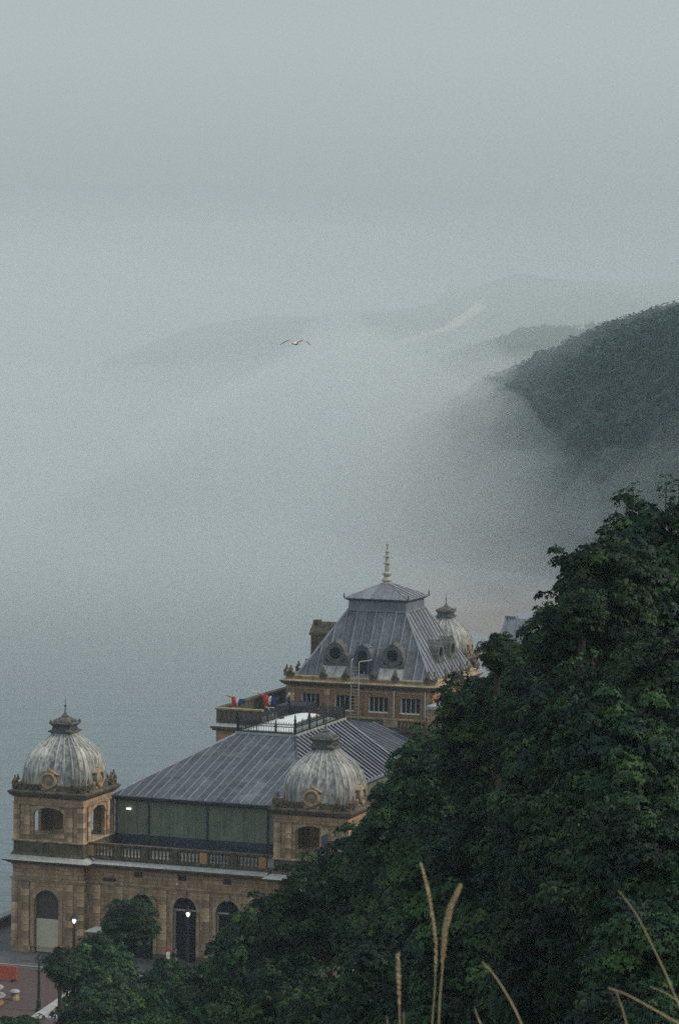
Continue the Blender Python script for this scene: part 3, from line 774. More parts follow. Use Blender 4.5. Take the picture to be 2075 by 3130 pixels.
part('cornice_flashing', FLASH, a, lambda mb: mb.hexa([(W + 0.76, FB - 0.74, 7.993), (S - 0.76, FB - 0.74, 7.993), (S - 0.76, FB + 0.3, 7.993), (W + 0.76, FB + 0.3, 7.993)], [(W + 0.76, FB - 0.70, 8.02), (S - 0.76, FB - 0.70, 8.02), (S - 0.76, FB + 0.3, 8.36), (W + 0.76, FB + 0.3, 8.36)]))
part('terrace_deck', CONC, a, lambda mb: mb.box(W - 0.5, S + 0.5, FB + 0.5, 6.4, 8.1, 8.37))
# balustrade
b = root('balustrade', b2w(0, FB, 8.36), -YAW, 'dark stone balustrade with orange pedestals along the terrace', 'balustrade')
part('base_course', STONE_DRK, b, lambda mb: mb.box(W + 0.1, S - 0.1, -0.10, 0.28, 0.0, 0.2))
part('hand_rail', STONE_DRK, b, lambda mb: (mb.box(W + 0.1, S - 0.1, -0.10, 0.28, 1.12, 1.22), mb.box(W + 0.1, S - 0.1, -0.14, 0.32, 1.221, 1.32)))
PED = [W + 0.3, 9.35, 11.9, 14.55, 17.2, 19.9, 22.5]
ORANGE_STONE = surf('clean_orange_stone', (0.34, 0.20, 0.10), (0.46, 0.29, 0.15), 2, 0.9, 0.3, rand=0.25)
pm = MB(); pm.box(-0.33, 0.33, -0.14, 0.32, 0.2, 1.12); pm = pm.mesh('pedestal', ORANGE_STONE)
for i, x in enumerate(PED):
    if i in (1, 2, 3, 5): o = part('pedestal', STONE_DRK, b, lambda mb: mb.box(x - 0.3, x + 0.3, -0.12, 0.3, 0.2, 1.12))
    else: link('pedestal', pm, b, (x, 0, 0))
bm0 = MB(); bm0.smooth = True
bm0.lathe([(0.11, 0.2), (0.11, 0.27), (0.06, 0.33), (0.12, 0.52), (0.10, 0.68), (0.055, 0.9), (0.06, 0.98), (0.10, 1.04), (0.10, 1.12)], 7, (0, 0.09))
bm0 = bm0.mesh('baluster', STONE_DRK)
for x0, x1 in zip(PED, PED[1:]):
    n = int((x1 - x0 - 0.66) / 0.29)
    for k in range(n): link('baluster', bm0, b, (x0 + 0.33 + (k + 0.5) * (x1 - x0 - 0.66) / n, 0, 0))

# ------------------------------------------------------------------ hall with hipped lead roof
h = root('roofed_hall', b2w(0, 0), -YAW, 'long hall with dark olive walls and a hipped lead roof between the two front towers', 'building')
EZ, RZ = 13.0, 16.95
V0, V1, VE = 6.3, 20.65, 34.2
UL, UR = W + 0.05, S - 0.05
FW = 5.63; TL, TR = (UL + UR - FW) / 2, (UL + UR + FW) / 2
def postx(): return [UL + 0.2, 9.88, 15.34, 20.84, UR - 0.2]
part('base_wall', NAVY, h, lambda mb: (mb.box(UL, UR, V0, V0 + 0.2, 8.37, 9.62), mb.box(UR - 0.2, UR, V0 + 0.21, VE + 8, 8.0, 9.62), mb.box(UL, UL + 0.2, V0 + 0.21, VE, 8.37, 9.62)))
px = postx()
for x0, x1 in zip(px, px[1:]):
    n = max(1, round((x1 - x0) / 1.1)); w = (x1 - x0 - 0.14) / n
    for k in range(n):
        j = 0.012 * (k % 2) + rng.uniform(0, 0.02)
        part('cladding_panel', TARP, h, lambda mb: mb.box(x0 + 0.07 + k * w, x0 + 0.07 + (k + 1) * w - 0.02, V0 + 0.06 + j, V0 + 0.16 + j, 9.623, EZ - 0.42))
for x in px: part('post', NAVY, h, lambda mb: mb.box(x - 0.065, x + 0.065, V0 - 0.06, V0 + 0.18, 9.0, EZ - 0.3))
n = 22
for k in range(n):
    v = V0 + 0.25 + k * (VE + 8 - V0 - 0.25) / n; w = (VE + 8 - V0 - 0.25) / n
    part('cladding_panel', TARP, h, lambda mb: mb.box(UR - 0.16, UR - 0.06, v, v + w - 0.03, 9.623, EZ - 0.42))
part('cladding_panel', TARP, h, lambda mb: mb.box(UL + 0.06, UL + 0.16, V0 + 0.25, VE, 9.623, EZ - 0.42))
part('eaves_beam', NAVY, h, lambda mb: (mb.box(UL - 0.1, UR + 0.05, V0 - 0.12, V0 + 0.2, EZ - 0.42, EZ - 0.06), mb.box(UR - 0.2, UR + 0.12, V0 + 0.21, VE + 8, EZ - 0.42, EZ - 0.06), mb.box(UL - 0.1, UL + 0.2, V0 + 0.21, VE, EZ - 0.42, EZ - 0.06)))
part('gutter', LEAD_L, h, lambda mb: mb.box(UR + 0.125, UR + 0.34, V0 - 0.3, VE + 8, EZ - 0.24, EZ - 0.02))
part('front_gutter', IRON, h, lambda mb: mb.box(UL - 0.3, UR + 0.12, V0 - 0.42, V0 - 0.2, EZ - 0.24, EZ - 0.04))
e0, e1 = V0 - 0.3, V0 - 0.3
A = (UL - 0.25, V0 - 0.3, EZ); B = (UR + 0.25, V0 - 0.3, EZ); C = (TR, V1, RZ); D = (TL, V1, RZ)
C2 = (TR, VE, RZ); D2 = (TL, VE, RZ); B2 = (UR + 0.25, VE + 0.0, EZ); A2 = (UL - 0.25, VE, EZ)
panels(h, [A, B, C, D], 0.80, LEAD, ROLL, roll=0.07, rh=0.05, laps=(0.3, 0.64))
panels(h, [B, B2, C2, C], 0.92, LEAD_S, NAVY, roll=0.15, rh=0.14, name='side_roof_panel', laps=(0.55,))  # navy on these rolls paints the shadow lines along them
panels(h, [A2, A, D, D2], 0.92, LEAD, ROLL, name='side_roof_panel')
edge_roll(h, A, D, 0.10, LEAD_L); edge_roll(h, B, C, 0.10, LEAD)
# lower roof behind, sloping the same way
B3 = (UR + 0.25, VE + 0.05, EZ); B4 = (UR + 0.25, 44.2, EZ); C3 = (17.6, 44.2, 15.55); C4 = (17.6, VE + 0.05, 15.55)
panels(h, [B3, B4, C3, C4], 0.9, LEAD, ROLL, roll=0.1, rh=0.1, name='rear_roof_panel')
part('rear_flat_roof', LEAD, h, lambda mb: mb.box(8.5, 17.6, VE + 0.05, 44.2, 15.2, 15.5))
part('gable_end', LEAD, h, lambda mb: mb.hexa([(UL, VE - 0.1, EZ - 0.1), (UR, VE - 0.1, EZ - 0.1), (TR, VE - 0.1, RZ - 0.1), (TL, VE - 0.1, RZ - 0.1)], [(UL, VE - 0.02, EZ - 0.1), (UR, VE - 0.02, EZ - 0.1), (TR, VE - 0.02, RZ - 0.1), (TL, VE - 0.02, RZ - 0.1)]))
# flat top with curb and white vaulted cover
part('roof_curb', FLASH, h, lambda mb: (mb.box(TL - 0.12, TR + 0.12, V1 - 0.14, V1 + 0.2, RZ - 0.05, RZ + 0.16), mb.box(TR - 0.2, TR + 0.14, V1 + 0.201, VE, RZ - 0.05, RZ + 0.16), mb.box(TL - 0.14, TL + 0.2, V1 + 0.201, VE, RZ - 0.05, RZ + 0.16)))
part('flat_top', NAVY, h, lambda mb: mb.box(TL + 0.2, TR - 0.2, V1 + 0.2, VE - 0.05, RZ - 0.1, RZ + 0.06))
def vault(mb):
    mb.smooth = True
    nx, nv = 8, 12
    x0, x1, v0, v1 = TL + 0.75, TR - 0.75, V1 + 1.2, VE - 1.0
    vs = []
    for j in range(nv + 1):
        for i in range(nx + 1):
            a = i / nx * 2 - 1; c = j / nv * 2 - 1
            z = RZ + 0.22 + 0.62 * (1 - a * a) * (1 - c ** 6)
            vs.append((x0 + (x1 - x0) * i / nx, v0 + (v1 - v0) * j / nv, z))
    fs = [[j * (nx + 1) + i, j * (nx + 1) + i + 1, (j + 1) * (nx + 1) + i + 1, (j + 1) * (nx + 1) + i] for j in range(nv) for i in range(nx)]
    mb.add(vs, fs); mb.smooth = False
    mb.box(x0 - 0.05, x1 + 0.05, v0 - 0.05, v1 + 0.05, RZ + 0.05, RZ + 0.21)
part('roof_cover', MEMBRANE, h, vault)
part('roof_vent', CLOTHR, h, lambda mb: mb.box(15.2, 15.65, 32.4, 32.7, RZ + 0.4, RZ + 0.62))
part('roof_vent', IRON, h, lambda mb: mb.lathe([(0.2, RZ + 0.6), (0.22, RZ + 0.9), (0.1, RZ + 1.05)], 8, (14.6, 26.2)))
part('floodlight', GLOW, h, lambda mb: mb.box(7.84, 8.24, V0 - 0.2, V0 - 0.03, 11.80, 11.93))

# iron cresting round the flat top
c = root('iron_cresting', b2w(0, 0, RZ), -YAW, 'ornate black iron railing round the white roof cover', 'railing')
c.scale = (1, 1, 1.22)
def railrun(p, q):
    p, q = Vector(p), Vector(q); d = (q - p); n = max(1, round(d.length / 1.9)); 
    for i in range(n + 1):
        x = p + d * i / n
        big = i in (0, n) or i % 2 == 0
        hgt = 1.55 if i in (0, n) else 1.12
        part('post', IRON, c, lambda mb: mb.lathe([(0.11, 0.1), (0.11, hgt * 0.55), (0.14, hgt * 0.6), (0.08, hgt * 0.66), (0.13, hgt * 0.76), (0.06, hgt * 0.86), (0.09, hgt * 0.92), (0.01, hgt * 1.06)] if big else [(0.05, 0.1), (0.05, 0.95), (0.08, 1.0), (0.01, 1.2)], 6, (x.x, x.y)))
    dn = d.normalized(); s = Vector((-dn.y, dn.x, 0)) * 0.035
    def bar(mb, z0, z1):
        mb.hexa([(p.x - s.x, p.y - s.y, z0), (q.x - s.x, q.y - s.y, z0), (q.x + s.x, q.y + s.y, z0), (p.x + s.x, p.y + s.y, z0)], [(p.x - s.x, p.y - s.y, z1), (q.x - s.x, q.y - s.y, z1), (q.x + s.x, q.y + s.y, z1), (p.x + s.x, p.y + s.y, z1)])
    part('rail', IRON, c, lambda mb: (bar(mb, 0.12, 0.24), bar(mb, 0.62, 0.66), bar(mb, 0.82, 0.86)))
    def fretwork(mb):
        m = int(d.length / 0.24)
        for i in range(m):
            x = p + d * (i + 0.5) / m
            mb.xf = None
            mb.lathe([(0.028, 0.24), (0.028, 0.66)], 4, (x.x, x.y))
            for k in range(6):
                a0, a1 = 2 * math.pi * k / 6, 2 * math.pi * (k + 1) / 6
                r = 0.085
                A0 = x + dn * r * math.cos(a0) + Vector((0, 0, 0.74 + r * math.sin(a0))); A1 = x + dn * r * math.cos(a1) + Vector((0, 0, 0.74 + r * math.sin(a1)))
                mb.tube([A0, A1], 0.026, 3)
            mb.lathe([(0.03, 0.86), (0.045, 0.93), (0.005, 1.05)], 4, (x.x, x.y))
    o = part('fretwork', IRON, c, fretwork); o['kind'] = 'stuff'
zz = 0.0
railrun((TL + 0.05, V1 + 0.05, zz), (TR - 0.05, V1 + 0.05, zz)); railrun((TR - 0.05, V1 + 0.05, zz), (TR - 0.05, VE - 0.2, zz))
railrun((TL + 0.05, V1 + 0.05, zz), (TL + 0.05, VE - 0.2, zz)); railrun((TL + 0.05, VE - 0.2, zz), (TR - 0.05, VE - 0.2, zz))
# ornate crest in the middle of the long side
for v in (24.4, 28.0):
    part('crest', IRON, c, lambda mb: (mb.hexa([(TR - 0.1, v - 0.5, 0.86), (TR, v - 0.5, 0.86), (TR, v + 0.5, 0.86), (TR - 0.1, v + 0.5, 0.86)], [(TR - 0.08, v - 0.08, 1.45), (TR - 0.02, v - 0.08, 1.45), (TR - 0.02, v + 0.08, 1.45), (TR - 0.08, v + 0.08, 1.45)]), mb.lathe([(0.06, 1.4), (0.1, 1.52), (0.04, 1.62), (0.01, 1.85)], 6, (TR - 0.05, v))))

# ------------------------------------------------------------------ great mansard tower
CU_, CV_ = 15.6, 52.4
k = root('mansard_tower', b2w(CU_, CV_), -YAW, 'orange brick tower under a tall grey mansard roof with a white spire', 'building')
HB = 7.4                                                     # half width of the walls
part('wall', BRICK, k, lambda mb: (mb.box(-7.6, 7.6, -HB, HB, 4, 16.3), mb.box(-7.6, 7.6, -HB, HB, 17.86, 18.62),
     [mb.box(x0, x1, -HB, -HB + 0.5, 16.3, 17.86) for x0, x1 in ((-7.6, -6.0), (-4.1, -2.5), (-0.5, 1.0), (3.0, 4.3), (6.3, 7.6))], mb.box(-7.6, -7.1, -HB + 0.5, HB, 16.3, 17.86), mb.box(7.1, 7.6, -HB + 0.5, HB, 16.3, 17.86)))
def cwin(x0, x1, nb):
    w = part('window', GLASS, k, lambda mb: mb.box(x0, x1, -HB + 0.30, -HB + 0.36, 16.3, 17.86))
    part('frame', WHITE, w, lambda mb: mb.box(x0, x0 + 0.09, -HB + 0.10, -HB + 0.29, 16.421, 17.85)); part('frame', WHITE, w, lambda mb: mb.box(x1 - 0.05, x1, -HB + 0.20, -HB + 0.29, 16.421, 17.85))
    part('sill', WHITE, w, lambda mb: mb.box(x0 - 0.02, x1 + 0.02, -HB - 0.06, -HB + 0.29, 16.302, 16.42))
    for i in range(1, nb): part('mullion', WHITE, w, lambda mb: mb.box(x0 + (x1 - x0) * i / nb - 0.02, x0 + (x1 - x0) * i / nb + 0.02, -HB + 0.2, -HB + 0.29, 16.43, 17.85))
for x0, x1 in ((-6.0, -4.1), (-2.5, -0.5), (1.0, 3.0), (4.3, 6.3)): cwin(x0, x1, 4)
for j in range(4):
    part('side_window', GLASS, k, lambda mb: mb.box(7.585, 7.64, -5.8 + j * 3.4, -4.0 + j * 3.4, 16.5, 17.8))
for x in (-7.0, -3.3, 7.0):
    p = root('pier', (0, 0, 0)); p.parent = k
    for z, tone in ((16.1, 1), (16.72, 0), (17.3, 0), (17.86, 1)):
        o = link('block', bm_, p, (x, -HB, z), (0, 0, 0), (0.9, 0.7, 0.95))
part('lintel_band', STONE_TRIM, k, lambda mb: mb.box(-7.66, 7.66, -HB - 0.06, -HB + 0.02, 18.3, 18.42))
part('cornice', STONE_DRK, k, lambda mb: (mb.frus(7.72, 18.621, 7.84, 18.78, HB + 0.12, HB + 0.24), mb.frus(7.9, 18.781, 8.08, 18.98, HB + 0.3, HB + 0.48), mb.frus(8.14, 18.981, 8.14, 19.1, HB + 0.54, HB + 0.54)))
part('cornice_top', STONE_TRIM, k, lambda mb: mb.frus(8.16, 19.102, 7.7, 19.26, HB + 0.56, HB + 0.1))
part('parapet', STONE_TRIM, k, lambda mb: (mb.frus(7.66, 19.26, 7.66, 19.5, HB + 0.06, HB + 0.06), mb.frus(7.74, 19.502, 7.7, 19.62, HB + 0.14, HB + 0.1)))
for kk in range(4):
    c_, s_ = math.cos(kk * math.pi / 2), math.sin(kk * math.pi / 2)
    for x in (-7.1, -3.7, -1.35, 1.5, 3.75, 7.1):
        y = -HB - 0.14 if kk % 2 == 0 else -7.74
        link('acroterion', ma, k, (x * c_ - (y + 0.1) * s_, x * s_ + (y + 0.1) * c_, 5.5), (0, 0, kk * math.pi / 2), (1.15, 1.15, 1.0))
# mansard slopes
MB0, MT, MX = 7.05, 3.05, 0.28
ZB, ZT = 19.4, 25.85
def ring(hw, z): return [(MX - hw, -hw, z), (MX + hw, -hw, z), (MX + hw, hw, z), (MX - hw, hw, z)]
bo, to = ring(MB0, ZB), ring(MT, ZT)
for i in range(4):
    j = (i + 1) % 4
    panels(k, [bo[i], bo[j], to[j], to[i]], 1.0, LEAD_L if i == 1 else LEAD_M, ROLL, roll=0.10, rh=0.12, name='roof_panel', laps=(0.45,))  # right slope in paler sheets: its sunlit tone is put into the colour
    edge_roll(k, bo[i], to[i], 0.13, ROLL)
part('throat', LEAD_L, k, lambda mb: (mb.frus(MT + 0.12, ZT - 0.02, MT + 0.06, ZT + 0.16), mb.frus(MT - 0.05, ZT + 0.16, MT - 0.08, ZT + 1.0)), loc=(MX, 0, 0))
part('throat_cornice', LEAD, k, lambda mb: (mb.frus(MT + 0.02, ZT + 1.0, MT + 0.2, ZT + 1.14), mb.frus(MT + 0.26, ZT + 1.141, MT + 0.29, ZT + 1.24)), loc=(MX, 0, 0))
ca = ring(MT + 0.30, ZT + 1.25); ap = ring(0.42, ZT + 2.58)
for i in range(4):
    j = (i + 1) % 4
    panels(k, [ca[i], ca[j], ap[j], ap[i]], 0.95, LEAD_L, ROLL, roll=0.08, rh=0.07, name='cap_panel'); edge_roll(k, ca[i], ap[i], 0.07, ROLL)
for x, y in ((MT + 0.3, -MT - 0.3), (MT + 0.3, MT + 0.3), (-MT - 0.3, -MT - 0.3)): part('knob', IRON, k, lambda mb: mb.lathe([(0.05, ZT + 1.22), (0.09, ZT + 1.4), (0.05, ZT + 1.52), (0.07, ZT + 1.6), (0.01, ZT + 1.8)], 6, (x + MX, y)))
ZS = ZT + 2.5
part('spire', SPIRE, k, lambda mb: mb.lathe([(0.520, ZS), (0.550, ZS + 0.12), (0.440, ZS + 0.2), (0.540, ZS + 0.42), (0.351, ZS + 0.66), (0.297, ZS + 0.8), (0.459, ZS + 0.92), (0.480, ZS + 1.05), (0.480, ZS + 1.13), (0.324, ZS + 1.2), (0.257, ZS + 1.3),
    (0.230, ZS + 2.0), (0.243, ZS + 2.02), (0.405, ZS + 2.08), (0.405, ZS + 2.14), (0.216, ZS + 2.2), (0.189, ZS + 2.66), (0.351, ZS + 2.74), (0.351, ZS + 2.80), (0.176, ZS + 2.86), (0.135, ZS + 3.15), (0.230, ZS + 3.22), (0.230, ZS + 3.3), (0.095, ZS + 3.4), (0.068, ZS + 3.85), (0.162, ZS + 3.95), (0.135, ZS + 4.02), (0.041, ZS + 4.1), (0.020, ZS + 4.35)], 12), loc=(MX, 0, 0))
# round dormers on the slopes
DORM = surf('grey_dormer_stone', (0.09, 0.09, 0.088), (0.17, 0.165, 0.155), 2.0, 0.85, 0.3, streak=0.3)
SL = (MB0 - MT) / (ZT - ZB)
def dormer(kk, x, arched=False):
    z0 = 21.85
    d = MB0 - (z0 - ZB) * SL                                # distance of the slope from the axis at the dormer's height
    y = -d - (1.25 if arched else 0.95)
    rot = (0, 0, kk * math.pi / 2)
    def sur(mb):
        mb.smooth = False
        if not arched:
            mb.arch_ring(x, 0.60, z0, z0 + 0.60, 0.42, y, y + 2.2, 14)
            n = 14
            for i in range(n):
                a0, a1 = math.pi + math.pi * i / n, math.pi + math.pi * (i + 1) / n
                f = lambda r, a: (x + r * math.cos(a), z0 + r * math.sin(a))
                p, q, r2, s2 = f(0.60, a0), f(0.60, a1), f(1.02, a1), f(1.02, a0)
                lo = [(p[0], y, p[1]), (q[0], y, q[1]), (r2[0], y, r2[1]), (s2[0], y, s2[1])]
                mb.hexa(lo, [(a, y + 1.6, c) for a, _, c in lo])
            for sx in (-1, 1):
                mb.hexa([(x + sx * 0.94, y + 0.05, z0 - 1.15), (x + sx * 1.25, y + 0.05, z0 - 1.15), (x + sx * 1.10, y + 0.05, z0 - 0.1), (x + sx * 0.94, y + 0.05, z0 + 0.2)], [(x + sx * 0.94, y + 0.9, z0 - 1.15), (x + sx * 1.25, y + 0.9, z0 - 1.15), (x + sx * 1.10, y + 0.9, z0 - 0.1), (x + sx * 0.94, y + 0.9, z0 + 0.2)])
            mb.box(x - 0.94, x + 0.94, y + 0.06, y + 0.8, z0 - 1.2, z0 - 0.86)
            mb.hexa([(x - 0.45, y - 0.05, z0 + 0.95), (x + 0.45, y - 0.05, z0 + 0.95), (x, y - 0.05, z0 + 1.28)], [(x - 0.45, y + 1.5, z0 + 0.95), (x + 0.45, y + 1.5, z0 + 0.95), (x, y + 1.5, z0 + 1.28)])
            mb.lathe([(0.08, z0 + 1.2), (0.12, z0 + 1.32), (0.02, z0 + 1.5)], 6, (x, y + 0.2))
        else:
            mb.arch_ring(x, 0.50, z0 - 0.05, z0 + 0.45, 0.34, y, y + 1.7, 12, legs=z0 - 1.9)
            mb.hexa([(x - 0.6, y - 0.06, z0 + 0.72), (x + 0.6, y - 0.06, z0 + 0.72), (x, y - 0.06, z0 + 1.05)], [(x - 0.6, y + 1.4, z0 + 0.72), (x + 0.6, y + 1.4, z0 + 0.72), (x, y + 1.4, z0 + 1.05)])
    dd = part('dormer', DORM if not arched else LEAD, k, sur, rot=rot)
    if arched: part('dormer_window', GLASS, dd, lambda mb: (mb.box(x - 0.5, x + 0.5, y + 0.1, y + 0.16, z0 - 1.9, z0 + 0.45)))
    else:
        part('dormer_window', GLASS, dd, lambda mb: mb.lathe([(0.66, 0), (0.66, 0.06)], 18, ax=lambda a, b, z: (x + a, y + 0.22 + z, z0 + b)))
        part('apron', FLASH, dd, lambda mb: mb.hexa([(x - 1.3, -MB0 - 0.12, ZB + 0.05), (x + 1.3, -MB0 - 0.12, ZB + 0.05), (x + 1.3, -d - 0.82 , z0 - 1.22), (x - 1.3, -d - 0.82, z0 - 1.22)], [(x - 1.3, -MB0 + 0.05, ZB + 0.05), (x + 1.3, -MB0 + 0.05, ZB + 0.05), (x + 1.3, -d - 0.1, z0 - 1.22), (x - 1.3, -d - 0.1, z0 - 1.22)]))
dormer(0, -2.85); dormer(0, 0.1, True); dormer(0, 3.1); dormer(1, -1.4); dormer(1, 2.6)
# gabled stone dormer on the sea side
def gab(mb):
    mb.box(-7.35, -4.6, -1.1, 1.3, 19.4, 23.0)
    mb.box(-7.5, -4.2, -1.25, 1.45, 23.0, 23.2)
    mb.hexa([(-7.5, -1.25, 23.2), (-7.5, 1.45, 23.2), (-7.5, 0.1, 24.3)], [(-4.0, -1.25, 23.2), (-4.0, 1.45, 23.2), (-4.0, 0.1, 24.3)])
    mb.box(-7.4, -6.8, -0.35, 0.55, 24.05, 24.45)
part('gabled_dormer', STONE_DRK, k, gab)
part('drainpipe', WHITE, k, lambda mb: mb.tube([(3.65, -HB - 0.09, 15.6), (3.65, -HB - 0.09, 18.6)], 0.055, 6))
part('drainpipe', WHITE, k, lambda mb: mb.tube([(6.85, -HB - 0.09, 15.6), (6.85, -HB - 0.09, 18.6)], 0.05, 6))
# terrace parapet in front of the tower
q = root('terrace_parapet', b2w(0, 44.3), -YAW, 'dark stone parapet with a short run of balusters below the tower windows', 'parapet')
part('wall', STONE_DRK, q, lambda mb: (mb.box(13.6, 18.4, 0, 0.3, 14.6, 15.75), mb.box(18.4, 28, 0, 0.3, 14.6, 15.05)))
part('coping', STONE_TRIM, q, lambda mb: mb.box(13.5, 28, -0.08, 0.38, 15.751, 15.9))
part('pedestal', STONE_TRIM, q, lambda mb: mb.box(18.4, 19.9, -0.05, 0.35, 15.051, 15.748))
bq = MB(); bq.lathe([(0.09, 15.051), (0.11, 15.3), (0.05, 15.55), (0.09, 15.74)], 6, (0, 0.15)); bq = bq.mesh('baluster', STONE_TRIM)
for i in range(14): link('baluster', bq, q, (20.2 + i * 0.36, 0, 0))
# steel ladder with hooped handrails
ld = root('roof_ladder', b2w(15.05, 44.25, 15.3), -YAW, 'tall cream access ladder rising from the terrace past the cornice to the arched dormer', 'ladder')
part('rail', LADDERM, ld, lambda mb: mb.tube([(0, 0, 0), (0, 0, 6.0), (0.0, 0.15, 6.1), (-0.25, 1.2, 6.16)], 0.055, 6))
part('rail', LADDERM, ld, lambda mb: mb.tube([(0.78, 0, -0.1), (0.78, 0, 5.9), (0.8, 0.15, 6.0), (1.7, 1.3, 6.12)], 0.055, 6))
rg = MB(); rg.tube([(0, 0, 0), (0.78, 0, 0)], 0.025, 5); rg = rg.mesh('rung', LADDERM)
for i in range(18): link('rung', rg, ld, (0, 0, 0.2 + i * 0.31))

# ------------------------------------------------------------------ lower wing on the sea side
LV = 35.0
w = root('parapet_wing', b2w(4.6, LV), -YAW, 'low flat sandstone wing with a mossy parapet on the sea side of the tower', 'building')
part('wall', STONE, w, lambda mb: mb.box(0, 7.0, 0, 22, 0, 15.1))
part('cornice', STONE_DRK, w, lambda mb: (mb.box(-0.3, 7, -0.3, 22, 15.1, 15.3), mb.box(-0.45, 7, -0.45, 22, 15.301, 15.52)))
part('cornice_flashing', FLASH, w, lambda mb: mb.hexa([(-0.46, -0.46, 15.522), (7, -0.46, 15.522), (7, 0.2, 15.522), (-0.46, 0.2, 15.522)], [(-0.44, -0.44, 15.55), (7, -0.44, 15.55), (7, 0.1, 15.85), (0.0, 0.1, 15.85)]))
part('front_parapet', STONE_DRK, w, lambda mb: (mb.box(0.0, 4.6, 0.02, 0.4, 15.53, 17.1)))
part('parapet_coping', STONE_TRIM, w, lambda mb: mb.box(-0.12, 4.7, -0.06, 0.5, 17.101, 17.26))
bq2 = MB(); bq2.box(-0.13, 0.13, -0.06, 0.1, 15.9, 17.0); bq2 = bq2.mesh('parapet_block', STONE_DRK)
for i in range(9): link('parapet_block', bq2, w, (0.35 + i * 0.5, 0, 0))
MOSS = surf('mossy_stone', (0.055, 0.055, 0.03), (0.14, 0.115, 0.065), 1.2, 0.95, 0.5, streak=0.3)
part('side_parapet', MOSS, w, lambda mb: (mb.box(0.0, 0.4, 0.501, 20.2, 15.53, 17.1), mb.box(-0.12, 0.5, 0.5, 20.2, 17.101, 17.28)))
part('terrace', CONC, w, lambda mb: mb.box(0.4, 7, 0.4, 22, 15.53, 15.6))
part('back_parapet', MOSS, w, lambda mb: mb.box(0.4, 3.6, 17.0, 17.4, 15.6, 17.2))
part('plant_room', NAVY, w, lambda mb: (mb.box(4.4, 6.9, 5.0, 9.3, 15.6, 17.05), mb.box(4.3, 7.0, 4.9, 9.4, 17.051, 17.15)))
part('vent_hood', COPING, w, lambda mb: mb.box(3.2, 3.9, 12.6, 13.4, 15.6, 16.9))
# flags
def flag(u, v, z, label, with_cloth=True, sc=1.0):
    o = root('flagpole', b2w(u, v, z), -YAW, label, 'flag')
    part('pole', WHITE, o, lambda mb: mb.tube([(0, 0, 0), (-1.02, 0.1, 1.15)], 0.05, 6))
    part('bracket', WHITE, o, lambda mb: mb.box(-1.25, -0.3, 0.0, 0.08, 1.12, 1.2) if with_cloth else mb.box(-1.1, -0.1, 0.0, 0.08, 1.2, 1.28))
    if with_cloth:
        def cl(mb, x0, x1, z0, z1, ph, d):
            n = 6; mb.smooth = True
            vs = []
            for j in range(n + 1):
                for i in range(n + 1):
                    a, b_ = i / n, j / n
                    x = x0 + (x1 - x0) * a; zq = z0 + (z1 - z0) * b_
                    vs.append((x + 0.06 * math.sin(b_ * 5 + ph), 0.1 + 0.13 * math.sin(a * 6 + ph) + 0.05 * math.cos(b_ * 6) , zq - 0.16 * math.sin(a * 3 + ph) * (1 - b_)))
            for vv in (0, 1):
                pass
            fs = [[j * (n + 1) + i, j * (n + 1) + i + 1, (j + 1) * (n + 1) + i + 1, (j + 1) * (n + 1) + i] for j in range(n) for i in range(n)]
            mb.add(vs, fs)
        part('red_field', CLOTHR, o, lambda mb: cl(mb, -1.22 * sc, -0.78 * sc, 1.35, 1.35 + 0.85 * sc, 0.4, 0))
        part('white_band', CLOTHW, o, lambda mb: cl(mb, -0.79 * sc, -0.56 * sc, 1.40, 1.40 + 0.72 * sc, 1.9, 0))
        part('blue_field', CLOTHB, o, lambda mb: cl(mb, -0.55 * sc, 0.05 * sc, 1.38, 1.38 + 0.68 * sc, 2.5, 0))
        part('red_tail', CLOTHR, o, lambda mb: mb.tube([(-1.2 * sc, 0.1, 1.35 + 0.8 * sc), (-1.5 * sc, 0.12, 1.5 + 0.72 * sc), (-1.75 * sc, 0.1, 1.5 + 0.85 * sc)], [0.09, 0.06, 0.03], 5))
        part('white_tail', CLOTHW, o, lambda mb: mb.tube([(-1.76 * sc, 0.1, 1.5 + 0.85 * sc), (-2.1 * sc, 0.12, 1.46 + 0.95 * sc), (-2.5 * sc, 0.1, 1.5 + 1.05 * sc)], [0.06, 0.05, 0.015], 5))
    return o
GF = 'flagpoles leaning out over the sea side wing'
f1 = flag(9.7, 38.0, 16.0, 'red white and blue flag on the middle leaning white pole, higher of the two flags', True, 1.2); f1['group'] = GF
f2 = flag(6.55, 37.2, 15.85, 'red white and blue flag low over the mossy parapet, nearest the sea', True, 1.05); f2['group'] = GF
f3 = flag(8.6, 50.0, 17.0, 'bare leaning white flagpole beside the brick wall', False); f3['group'] = GF

# ------------------------------------------------------------------ grey roofed building far along the front
d = root('grey_roofed_building', (22.4, 334, -0.1), -YAW, 'hazy grey roofed building half hidden behind the leaves at the right', 'building')
part('wall', CONC, d, lambda mb: mb.box(-3.6, 9, -3, 9, 0, 18.2))
panels(d, [(-3.9, -3.3, 18.2), (9, -3.3, 18.2), (9, -0.9, 21.5), (-3.2, -0.9, 21.5)], 1.1, LEAD_L, ROLL, name='roof_panel')
part('roof_top', LEAD_L, d, lambda mb: (mb.box(-3.2, 9, -0.9, 9, 21.3, 21.5), mb.box(-3.3, -2.0, -1.0, 0.2, 21.5, 21.75)))
part('side_roof', LEAD, d, lambda mb: mb.box(2.6, 9, -6.5, -3.2, 17.6, 21.6))
part('ramp_coping', COPING, d, lambda mb: mb.tube([(0.6, -1.6, 21.55), (3.4, -1.2, 22.2), (6.2, -0.8, 23.6)], 0.13, 5))
aw = root('white_awning', (21.6, 318, 0), -YAW, 'bright white corrugated awning showing through the leaves below the grey roof', 'awning')
